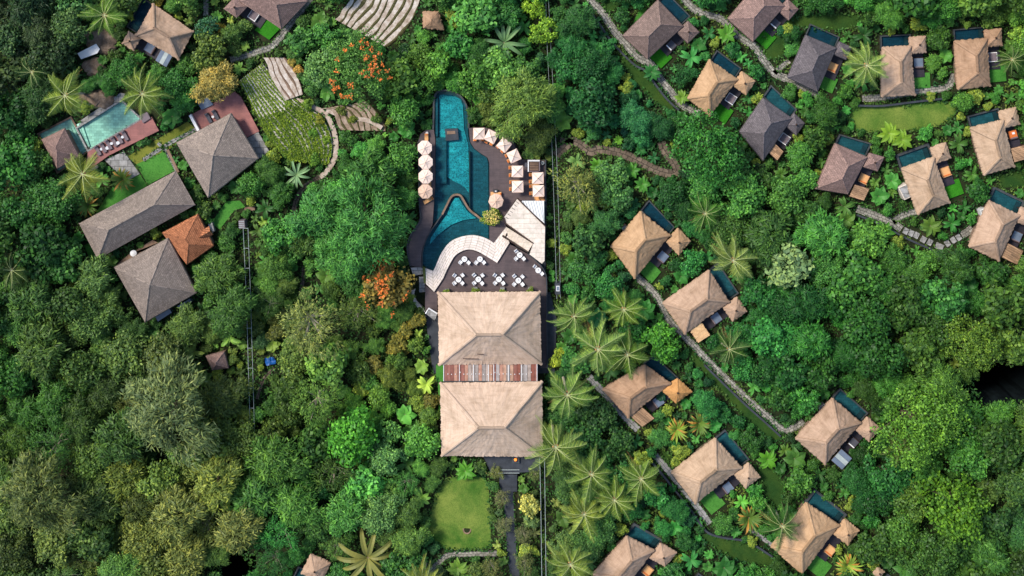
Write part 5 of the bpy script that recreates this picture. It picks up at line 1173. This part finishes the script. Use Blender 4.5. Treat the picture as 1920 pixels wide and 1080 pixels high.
DRY = solid_leaf_mesh("dry_leaf_tuft", rosette_mesh(290, 15, 2.5, .42, 1.0, .95, .1, True, 4, 2), M['leaf'], .82)
def rosette(kind, name, px, py, r_px, color, label=None, cat="plant", group=None, dry=None):
    me, st, R = rng.choice(ROS[kind]); s = r_px / 10 / R; p = P(px, py, 1.8 * s); t = empty(name, (p.x, p.y, 0), label, cat, group, rng.uniform(0, 6.28)); t.scale = (s, s, s)
    for nm, m_ in (("leaf_rosette", me), ("stem", st)) + ((("dry_leaf_tuft", DRY),) if dry else ()):
        o = bpy.data.objects.new(nm, m_); COL.objects.link(o); o.parent = t
        if nm == "leaf_rosette": o.color = (*gcol(color, .06), 1)
        if nm == "dry_leaf_tuft": o.color = (*sc(lin(dry), 1.0), 1)
    return t
PLACED = [(x, y, r_ * .62) for x, y, r_, *_ in PALMS]
def hand(fn, *a, **k): PLACED.append((a[2], a[3], a[4])); return fn(*a, **k)
for x, y, r_, c, l in ((1278,183,18,(136,170,64),"lime star-shaped tree fern at the end of the uppermost path"),(1362,64,24,(110,170,56),"bright lime tree fern between the two upper brown villas"),(1745,424,26,(112,140,52),"dull green star-shaped fern enclosed by the stepping stones"),(1440,862,24,(100,160,44),"bright star-shaped fern right of the lower slate pool"),(872,884,24,(104,164,52),"lime tree fern at the top of the lawn below the restaurant"),(858,1066,26,(136,168,64),"yellow green tree fern under the bottom path"),(1668,250,26,(140,170,50),"lime fern at the lower edge of the long lawn, left one"),(1692,262,24,(132,166,50),"lime fern at the lower edge of the long lawn, right one"),(1657,434,24,(88,140,46),"fern against the path fork"),(1222,135,22,(66,128,60),"dark tree fern right of the uppermost villa's turf"),(1120,310,18,(110,168,56),"small lime fern below the winding stone path"),(1185,320,20,(96,160,60),"second lime fern below the winding stone path"),(1205,345,20,(92,156,60),"lowest lime fern below the winding stone path"),(1160,262,12,(126,180,56),"tiny lime fern above the winding stone path")):
    hand(rosette, 'fern', "tree_fern", x, y, r_, c, l, "tree fern", "star-shaped tree ferns")
for x, y, r_, c, l in ((1120,598,24,(44,112,60),"dark broad-leaved plant between the two upper grove palms"),(1240,742,14,(40,90,60),"broad-leaved plant at the mossy villa")):
    hand(rosette, 'taro', "elephant_ear", x, y, r_, c, l, "plant")
for x, y, r_, l in ((228,338,25,"clump of spiky leaves with orange dry tips above the long grey hall"),(162,385,25,"spiky clump with pale dry tips left of the long grey hall"),(1270,808,24,"spiky clump with a yellow tip above the lower diagonal path"),(1312,796,24,"spiky clump right of the yellow tipped one above the slate pool"),(1406,975,28,"big spiky clump with yellow tips left of the golden villa"),(1592,1064,28,"spiky clump with orange tips right of the golden villa's lawn")):
    hand(rosette, 'spiky', "spiky_clump", x, y, r_, (110, 136, 60), l, "plant", "spiky leaf clumps with dry tips", dry=(214, 152, 74))
hand(rosette, 'fan', "banana_plant", 945, 80, 40, (120, 150, 100), "fan-shaped pale banana plant left of the lime round tree", "banana plant", "banana plants")
hand(rosette, 'fan', "banana_plant", 690, 1045, 54, (150, 142, 74), "huge yellow-brown banana plant at the bottom edge", "banana plant", "banana plants")
hand(rosette, 'fan', "banana_plant", 556, 328, 27, (150, 180, 130), "pale banana plant at the curved brown path", "banana plant", "banana plants")

# --- trees placed by hand
for kind, nm, x, y, r_, c, l in (
 ('big_clumpy',"flame_tree",672,128,66,(92,136,66),"flame tree with scattered orange blossoms above the small brown terraces"),
 ('clumpy',"flame_tree",716,540,44,(146,128,66),"smaller tree thick with orange blossoms left of the pool deck"),
 ('clumpy',"broadleaf_tree",606,126,38,(110,150,86),"pale green tree joined to the flame tree's left side"),
 ('big_feather',"olive_tree",976,194,62,(120,148,72),"wide light olive tree shading the sun deck parasols"),
 ('round',"round_tree",1021,58,29,(140,178,62),"lime round-crowned tree on the funicular track"),
 ('round',"round_tree",1000,12,25,(146,182,58),"lime round tree cut by the top edge beside the track"),
 ('round',"round_tree",388,52,24,(70,120,88),"blue green round tree right of the pinkish villa"),
 ('big_feather',"feathery_tree",690,420,82,(78,138,68),"largest feathery tree beside the lagoon pool"),
 ('feather',"feathery_tree",600,400,52,(80,140,70),"feathery green tree at the bend of the curved brown path"),
 ('feather',"feathery_tree",640,480,52,(84,142,66),"feathery green tree between the largest feathery tree and the brown path"),
 ('big_clumpy',"broadleaf_tree",1326,278,72,(62,122,54),"large round-crowned tree below the upper thatched villa"),
 ('broad',"variegated_tree",1480,497,45,(128,154,104),"tree with pale speckled leaves right of the silvery palm"),
 ('broad',"round_tree",1240,638,34,(84,146,54),"bright lime tree between the grove palms and the path"),
 ('olive',"olive_tree",580,606,66,(138,148,84),"olive tree with pale bare branches above the blue tarpaulin"),
 ('big_feather',"feathery_tree",322,770,92,(116,130,84),"huge grey-olive tree in the lower left forest"),
 ('feather',"golden_bush",403,155,38,(176,156,88),"golden feathery bamboo over the red lodge deck"),
 ('olive',"olive_tree",1082,345,48,(134,142,76),"olive tree with bare limbs right of the funicular track"),
 ('big_clumpy',"broadleaf_tree",1722,800,82,(98,142,52),"largest yellow-green tree right of the glass patio villa"),
 ('big_clumpy',"broadleaf_tree",1820,640,56,(100,130,50),"olive-yellow tree above the black forest gap"),
 ('big_clumpy',"broadleaf_tree",1790,950,66,(92,134,42),"broad yellow-green tree near the right bottom"),
 ('big_feather',"feathery_tree",80,930,78,(104,116,66),"grey olive tree at the lower left edge"),
 ('big_feather',"feathery_tree",405,900,54,(140,152,74),"yellow-olive tree at the lower left forest's right side"),
 ('big_feather',"feathery_tree",330,960,56,(132,140,76),"straw-coloured tree below the huge grey-olive tree"),
 ('feather',"feathery_tree",345,1045,42,(136,142,74),"straw-coloured tree cut by the bottom edge"),
 ('feather',"feathery_tree",235,890,42,(116,130,58),"mustard green tree in the lower left forest"),
 ('feather',"feathery_tree",445,985,46,(132,138,76),"tan-green tree beside the bottom black forest gap"),
 ('clumpy',"broadleaf_tree",715,960,38,(110,150,86),"pale green tree left of the restaurant lawn"),
 ('clumpy',"broadleaf_tree",725,860,34,(106,152,88),"pale sage tree above the pale green tree left of the lawn"),
 ('round',"round_tree",732,808,24,(112,164,86),"pale green round tree left of the lower hall"),
 ('clumpy',"broadleaf_tree",660,820,50,(92,160,58),"bright green tree left of the lower hall"),
 ('round',"round_tree",795,155,28,(88,134,58),"round green tree at the tip of the lagoon pool, left side"),
 ('clumpy',"broadleaf_tree",888,140,33,(88,136,58),"round green tree at the tip of the lagoon pool, right side"),
 ('clumpy',"broadleaf_tree",175,600,40,(96,126,66),"grey-green tree left of the pyramid roofed lodge"),
 ('feather',"feathery_tree",180,520,36,(100,132,72),"feathery tree just below the long grey hall"),
 ('round',"flowering_bush",922,407,20,(150,170,66),"round flowering bush in the corner of the sun deck"),
 ('feather',"feathery_tree",1040,110,20,(50,110,60),"dark feathery tree right of the funicular track")):
    t = hand(plant, kind, nm, x, y, r_ * .95, gcol(c), l, "tree"); LAND.append((l, x, y))
    if nm == "flame_tree" or nm == "flowering_bush":
        g = np.random.default_rng(x); R = r_ * .095
        if x == 672: sp = [(380 + u / 3.6, v / 3.6) for u, v in ((1065,275),(1010,300),(1105,290),(960,340),(1070,325),(1135,330),(1190,365),(1160,385),(1110,385),(905,400),(1165,410),(1215,430),(1150,465),(1140,500),(1185,485),(1125,470),(1080,495),(1110,520),(1130,435),(1245,480),(1265,530),(1195,535),(905,480),(860,545),(885,548),(990,570),(910,590),(1005,595),(935,645),(970,645),(1000,652),(880,600),(1170,440),(1145,480),(1100,400))]
        elif x == 716: sp = [(380 + u / 3.1775, 280 + v / 3.1775) for u, v in ((1090,660),(1050,670),(1120,665),(985,690),(1060,700),(1075,715),(960,765),(1050,750),(1065,795),(1075,800),(1095,770),(1120,750),(1130,745),(1080,845),(1090,855),(1060,850),(985,780),(950,870),(965,872),(985,935),(1065,910),(1066,927),(1070,880),(1045,830),(1100,830),(1125,985),(1135,920),(1190,895),(1215,865),(1050,790),(1040,770),(1020,700),(1035,805))]
        else: sp = [(x + 15 * math.cos(k * 2.4) * math.sqrt(k / 26), y + 14 * math.sin(k * 2.4) * math.sqrt(k / 26)) for k in range(26)]
        bud = (224, 124, 64) if nm == "flame_tree" else (222, 200, 128)
        for bx_, by_ in sp:
            d_ = min(.97, math.hypot(bx_ - x, by_ - y) / 10 / (R * 1.15)); z = R * 1.15 + R * .95 * math.sqrt(1 - d_ * d_) + .1; p0 = P(bx_, by_, z); nn = 9; k_ = 1.0 if nm == "flame_tree" else .5
            p = np.array(p0) + g.normal(size=(nn, 3)) * np.array([.24, .24, .12]) * k_
            v_ = leaf_quads(p, unit(np.array([0, 0, 1.]) + g.normal(size=(nn, 3)) * .4), g.normal(size=(nn, 3)), np.full(nn, .34 * k_ + .1), np.full(nn, .22 * k_ + .06))
            o = bpy.data.objects.new("blossom", np_mesh("blossom", v_, M['leaf'])); COL.objects.link(o); o.parent = t; o.color = (*sc(lin(bud), .85), 1)
            o.matrix_parent_inverse = (Matrix.Translation(t.location) @ Matrix.Rotation(t.rotation_euler.z, 4, 'Z') @ Matrix.Diagonal((*t.scale, 1))).inverted()

for x, y, r_, c, l in ((942,932,17,(128,130,92),"grey twiggy bush beside the dark entrance stairs, upper left"),(944,985,20,(124,128,88),"grey twiggy bush on the left of the dark entrance walk"),(980,1000,19,(118,122,84),"grey twiggy bush on the right of the dark entrance walk"),(1002,890,14,(120,134,78),"grey green bush right of the entrance handrails"),(930,885,15,(136,142,84),"pale bush left of the entrance handrails"),(985,1055,22,(112,120,72),"grey green bush at the bottom of the dark entrance walk"),(920,1062,22,(116,122,70),"grey green bush below the short white path")):
    hand(plant, 'olive', "twiggy_bush", x, y, r_, gcol(c), l, "shrub", "twiggy grey bushes by the entrance walk")
for i_, (x, y, r_, c) in enumerate(((540,196,7,(140,165,64)),(578,196,9,(120,150,58)),(600,224,8,(150,150,60)),(586,250,8,(110,156,60)),(612,262,7,(130,160,60)),(556,292,9,(100,140,60)),(590,300,10,(110,150,58)),(536,286,8,(90,140,58)),(520,262,7,(130,160,64)),(640,206,9,(120,130,64)),(662,222,8,(130,140,60)),(705,222,9,(110,140,66)),(560,130,8,(214,170,90)),(548,116,7,(180,160,80)))):
    hand(plant, 'fernshrub' if i_ % 2 else 'shrub', "shrub", x, y, r_, gcol(c), ORD[i_ % 12] + (" small shrub from the top growing on the rice terraces" if i_ < 12 else " small shrub, counted from the pink stair, beside the brown stone terraces"), "shrub", "shrubs growing on the terraces")
for x, y, r_, c, l in ((993,948,18,(196,190,104),"cream yellow bush right of the dark entrance walk"),(985,1030,12,(170,184,84),"small lime bush near the foot of the entrance walk"),(1047,672,15,(170,184,66),"lime yellow bush between the upper hall and the palm grove")):
    hand(plant, 'shrub', "shrub", x, y, r_, gcol(c), l, "shrub")
# planters along the restaurant's upper eave
for i, (x, y) in enumerate(((838,545),(891,542),(942,542),(994,542))):
    slab("planter", [(x - 4, y - 3), (x + 4, y - 3), (x + 4, y + 4), (x - 4, y + 4)], DZ, DZ + .6, 'greyslab', label=f"square planter at the upper hall's eave, {ORD[i]} from the white terrace side", cat="planter", mask=False, group="planters along the upper hall")
    t = plant('shrub', "shrub", x, y, 6.5, gcol((132, 150, 60)), f"small yellow green bush in the {ORD[i]} planter along the upper hall", "shrub", "bushes in planters"); t.location.z = DZ + .45

# --- occupied area and distance map (photo pixels, 4 px cells; 120 px beyond the frame)
CE = 4; X0, Y0 = -140, -140; NX, NY = (2200) // CE, (1360) // CE
gx, gy = np.meshgrid(X0 + (np.arange(NX) + .5) * CE, Y0 + (np.arange(NY) + .5) * CE)
occ = np.zeros((NY, NX), bool)
def raster(poly):
    P_ = np.array(poly, float); x0, y0 = P_.min(0); x1, y1 = P_.max(0)
    i0, i1 = max(0, int((x0 - X0) / CE) - 1), min(NX, int((x1 - X0) / CE) + 2); j0, j1 = max(0, int((y0 - Y0) / CE) - 1), min(NY, int((y1 - Y0) / CE) + 2)
    if i1 <= i0 or j1 <= j0: return
    xs, ys = gx[j0:j1, i0:i1], gy[j0:j1, i0:i1]; ins = np.zeros(xs.shape, bool)
    for k in range(len(P_)):
        (ax, ay), (bx, by) = P_[k - 1], P_[k]
        if ay == by: continue
        c = ((ay > ys) != (by > ys)) & (xs < (bx - ax) * (ys - ay) / (by - ay) + ax); ins ^= c
    occ[j0:j1, i0:i1] |= ins
for p_ in MASK: raster(p_)
bare = occ.copy()
for p_ in CORR: raster(p_)
dist = np.where(occ, 0, 1e3); 
for _ in range(26):
    for ax in (0, 1):
        for sh in (1, -1):
            r2 = np.roll(dist, sh, ax) + CE; dist = np.minimum(dist, r2)
    for s1 in (1, -1):
        for s2 in (1, -1): dist = np.minimum(dist, np.roll(np.roll(dist, s1, 0), s2, 1) + CE * 1.414)
def D(x, y):
    i, j = int((x - X0) / CE), int((y - Y0) / CE)
    return dist[min(max(j, 0), NY - 1), min(max(i, 0), NX - 1)]
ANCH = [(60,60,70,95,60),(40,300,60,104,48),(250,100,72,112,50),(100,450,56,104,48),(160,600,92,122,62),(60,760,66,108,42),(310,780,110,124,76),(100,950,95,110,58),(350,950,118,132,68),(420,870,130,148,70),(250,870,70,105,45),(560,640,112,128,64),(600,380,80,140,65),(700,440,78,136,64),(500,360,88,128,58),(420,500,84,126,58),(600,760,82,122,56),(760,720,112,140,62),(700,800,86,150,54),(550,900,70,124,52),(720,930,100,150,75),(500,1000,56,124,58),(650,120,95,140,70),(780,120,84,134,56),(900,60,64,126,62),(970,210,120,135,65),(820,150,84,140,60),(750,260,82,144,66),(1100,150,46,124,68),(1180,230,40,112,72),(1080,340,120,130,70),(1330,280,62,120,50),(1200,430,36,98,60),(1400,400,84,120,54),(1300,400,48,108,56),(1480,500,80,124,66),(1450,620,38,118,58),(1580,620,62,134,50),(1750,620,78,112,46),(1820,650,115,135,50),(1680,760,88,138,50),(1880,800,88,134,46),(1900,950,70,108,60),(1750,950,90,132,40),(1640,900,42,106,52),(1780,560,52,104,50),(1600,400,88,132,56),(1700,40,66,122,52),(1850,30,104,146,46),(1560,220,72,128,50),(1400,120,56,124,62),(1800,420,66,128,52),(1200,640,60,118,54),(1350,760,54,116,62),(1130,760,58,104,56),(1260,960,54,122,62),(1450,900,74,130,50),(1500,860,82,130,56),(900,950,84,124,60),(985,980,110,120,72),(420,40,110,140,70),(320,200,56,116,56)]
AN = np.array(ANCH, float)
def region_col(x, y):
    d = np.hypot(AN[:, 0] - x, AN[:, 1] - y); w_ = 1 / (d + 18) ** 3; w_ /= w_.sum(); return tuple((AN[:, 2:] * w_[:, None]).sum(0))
VOID = [(1868,716,40),(1912,718,36),(440,1066,28),(1835,760,16),(310,850,14),(700,955,10),(115,895,12)]
for x, y, l in ((1870, 720, "black forest gap at the right edge"), (440, 1062, "black forest gap at the bottom")): LAND.append((l, x, y))
def blocked(x, y, r_, sep):
    for vx, vy, vr in VOID:
        if math.hypot(vx - x, vy - y) < vr + r_ * .6: return True
    A = np.array(PLACED); return bool(np.any(np.hypot(A[:, 0] - x, A[:, 1] - y) < sep * (A[:, 2] + r_)))
LAND[:] = [q for q in LAND if len(q[0].replace('-', ' ').split()) <= 8]
AUTO = []
def scatter(n, rlo, rhi, sep, clear, pick, seed, cond=None):
    r = random.Random(seed)
    for _ in range(n):
        x, y = r.uniform(-25, 1945), r.uniform(-25, 1105); r_ = r.uniform(rlo, rhi)
        d = D(x, y)
        if d < r_ * clear or (cond and not cond(x, y, d)) or blocked(x, y, r_, sep): continue
        PLACED.append((x, y, r_)); AUTO.append((x, y, r_, pick(x, y, r)))
def cname(c):
    r_, g_, b_ = c; lum = .3 * r_ + .59 * g_ + .11 * b_; warm = r_ / g_
    if warm > .98: return "straw-coloured" if lum > 118 else "brownish"
    if warm > .86: return "light olive" if lum > 112 else "olive"
    if warm > .70: return "yellow-green" if lum > 105 else "moss green"
    if warm > .55: return "bright green" if lum > 104 else "mid green"
    return "emerald" if lum > 88 else "dark green"
def pick_tree(x, y, r):
    if x < 480 and y > 480: return r.choice(['feather', 'feather', 'clumpy', 'feather', 'clumpy', 'olive'])
    if 480 <= x < 820 and y > 300: return r.choice(['feather', 'clumpy', 'clumpy', 'broad', 'feather', 'olive'])
    if x > 1450 and y > 480: return r.choice(['clumpy', 'clumpy', 'broad', 'feather'])
    return r.choice(['clumpy', 'clumpy', 'feather', 'broad'])
TANGLE = lambda x, y: 630 < x < 830 and 585 < y < 800 or 690 < x < 830 and 420 < y < 600
scatter(5000, 38, 54, .66, 1.05, pick_tree, 1, lambda x, y, d: not TANGLE(x, y) and (x < 480 or d > 70))
scatter(8000, 26, 38, .66, 1.08, pick_tree, 2, lambda x, y, d: not TANGLE(x, y))
scatter(12000, 15, 26, .66, 1.08, lambda x, y, r: r.choice(['clumpy', 'broad', 'feather', 'feather', 'shrub', 'banana', 'taro']), 3)
GARDEN = ['shrub', 'banana', 'fernshrub', 'banana', 'taro', 'fern', 'shrub', 'fernshrub']
scatter(16000, 10, 16, .70, 1.0, lambda x, y, r: r.choice(GARDEN), 4, lambda x, y, d: d < 70)
scatter(20000, 6.5, 10, .76, .95, lambda x, y, r: r.choice(['shrub', 'shrub', 'fernshrub', 'fernshrub', 'banana', 'taro']), 5, lambda x, y, d: d < 60)
NAMES = {'clumpy': ("broadleaf_tree", "tree", "leafy tree"), 'broad': ("large_leaved_tree", "tree", "large-leaved tree"), 'feather': ("feathery_tree", "tree", "feathery tree"), 'round': ("round_tree", "tree", "round tree"), 'olive': ("open_crowned_tree", "tree", "open-crowned tree"),
         'shrub': ("shrub", "shrub", "shrub"), 'fernshrub': ("feathery_shrub", "shrub", "feathery shrub"), 'banana': ("banana_plant", "banana plant", "banana plant"), 'taro': ("elephant_ear", "plant", "broad plant"), 'fern': ("tree_fern", "tree fern", "star fern")}
DIRS = ["right", "upper right", "above", "upper left", "left", "lower left", "below", "lower right"]
spec = []
for x, y, r_, k in AUTO:
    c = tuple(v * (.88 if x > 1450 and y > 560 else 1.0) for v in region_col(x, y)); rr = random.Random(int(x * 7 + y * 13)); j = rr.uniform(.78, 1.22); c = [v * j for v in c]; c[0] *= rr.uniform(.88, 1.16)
    if k in ('fern', 'taro'): c = [c[0] * 1.12, c[1] * 1.14, c[2] * .9]
    if k in ('shrub', 'fernshrub'):
        u = rr.random()
        if u < .13: c = [150, 168, 58]
        elif u < .24: c = [c[0] * .75, c[1] * .8, c[2]]
        if 700 < x < 830 and 590 < y < 760 and u > .88: c = [128, 122, 60]
        if 690 < x < 830 and y > 590 and .6 < u < .72: c = [146, 136, 62]
        if y < 240 and x < 560 and .9 < u: c = [168, 150, 56]
    c[0] = max(c[0], .47 * c[1]); c[2] = max(c[2], .42 * c[1]); c = tuple(max(8, min(235, v)) for v in c)
    cn = cname(c); lm = min(LAND, key=lambda q: math.hypot(q[1] - x, q[2] - y)); d = math.hypot(lm[1] - x, lm[2] - y)
    dr = DIRS[int(((math.atan2(-(y - lm[2]), x - lm[1]) / (math.pi / 4)) + 8.5) % 8)]
    spec.append([x, y, r_, k, c, cn, lm[0], dr, d])
from collections import defaultdict
gr = defaultdict(list)
for s_ in spec: gr[(s_[3], s_[5], s_[6], s_[7])].append(s_)
LONG = set()
for (k, cn, lm, dr), L_ in gr.items():
    L_.sort(key=lambda s_: s_[8]); kn = NAMES[k][2]
    prep = {'above': 'above', 'below': 'below', 'left': 'left of', 'right': 'right of'}.get(dr, f"{dr} of")
    lw = lm.split(); room = 16 - len((f"sixth {cn} {kn} {prep} the").replace('-', ' ').split())
    while len(' '.join(lw).replace('-', ' ').split()) > room: lw.pop()
    while lw[-1] in ("the", "of", "and", "with", "at", "by", "to", "a", "in", "left", "right", "its", "between", "beside", "just", "over", "above", "below", "nearest", "lower", "upper", "small", "green", "brown"): lw.pop()
    for i, s_ in enumerate(L_):
        o_ = "" if len(L_) == 1 else (ORD[i] if i < 12 else f"{i + 1}th") + " "
        s_.append(f"{o_}{cn} {kn} {prep} the {' '.join(lw)}"[:200])
for x, y, r_, k, c, cn, lm, dr, d, lab in spec:
    nm, cat, kn = NAMES[k]; grp = kn + "s of the resort and its forest"
    if k in ROS: rosette(k, nm, x, y, r_ * 1.1, c, lab, cat, grp)
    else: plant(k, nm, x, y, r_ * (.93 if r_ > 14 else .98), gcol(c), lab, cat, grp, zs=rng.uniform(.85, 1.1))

# --- ground cover: uncountable low leaves over every free patch of ground
g = np.random.default_rng(99); NG = 150000
xx, yy = g.uniform(-60, 1980, NG), g.uniform(-60, 1140, NG); ii, jj = ((xx - X0) / CE).astype(int), ((yy - Y0) / CE).astype(int)
keep = ~bare[jj, ii]
for vx, vy, vr in VOID: keep &= np.hypot(xx - vx, yy - vy) > vr * .9
ex_, ey_ = [], []
for ln, sd in EDGE:                                                  # leaves and grass creeping over the rims of lawns and paths
    for (a, b), (c, e) in zip(ln, ln[1:]):
        k = int(math.hypot(c - a, e - b) * (.55 if sd > 2 else .35)); u = g.random(k); clump = .5 + .9 * np.abs(np.sin(u * 7 + a)); ex_.append(a + (c - a) * u + g.normal(size=k) * sd * clump); ey_.append(b + (e - b) * u + g.normal(size=k) * sd * clump)
xx, yy = np.concatenate([xx[keep]] + ex_), np.concatenate([yy[keep]] + ey_); n = len(xx); z = g.uniform(.12, .75, n)
pos = np.stack([(xx - 960) / 10 * (1 - z / CAM_H), NADY + ((540 - yy) / 10 - NADY) * (1 - z / CAM_H), z], 1)
nr = unit(np.array([0, 0, 1.]) + g.normal(size=(n, 3)) * .5); V = leaf_quads(pos, nr, g.normal(size=(n, 3)), g.uniform(.3, .75, n), g.uniform(.16, .4, n), .04)
t = NT('ground_leaf'); ge = t.add("ShaderNodeNewGeometry"); v = t.coord("Object"); n1 = t.noise(v, .09, 4, .6); n2 = t.noise(v, .03, 3)
base = t.ramp(n1, [(.3, sc(lin((40, 92, 46)), .75)), (.5, sc(lin((66, 112, 48)), .75)), (.7, sc(lin((110, 130, 56)), .75))])
base = t.mix(base, t.ramp(ge.outputs["Random Per Island"], [(0, (.5, .58, .55)), (.6, (1, 1, .95)), (1, (1.7, 1.45, 1.1))]), 1.0, 'MULTIPLY'); t.color(base); t.rough(.55, .2)
go = bpy.data.objects.new("ground_cover", np_mesh("ground_cover", V, t.m)); COL.objects.link(go); tag(go, "low mixed green ground cover between the trees and villas", "ground cover", None, "stuff")
print("AUTO", len(AUTO), {k: sum(1 for a in AUTO if a[3] == k) for k in NAMES})
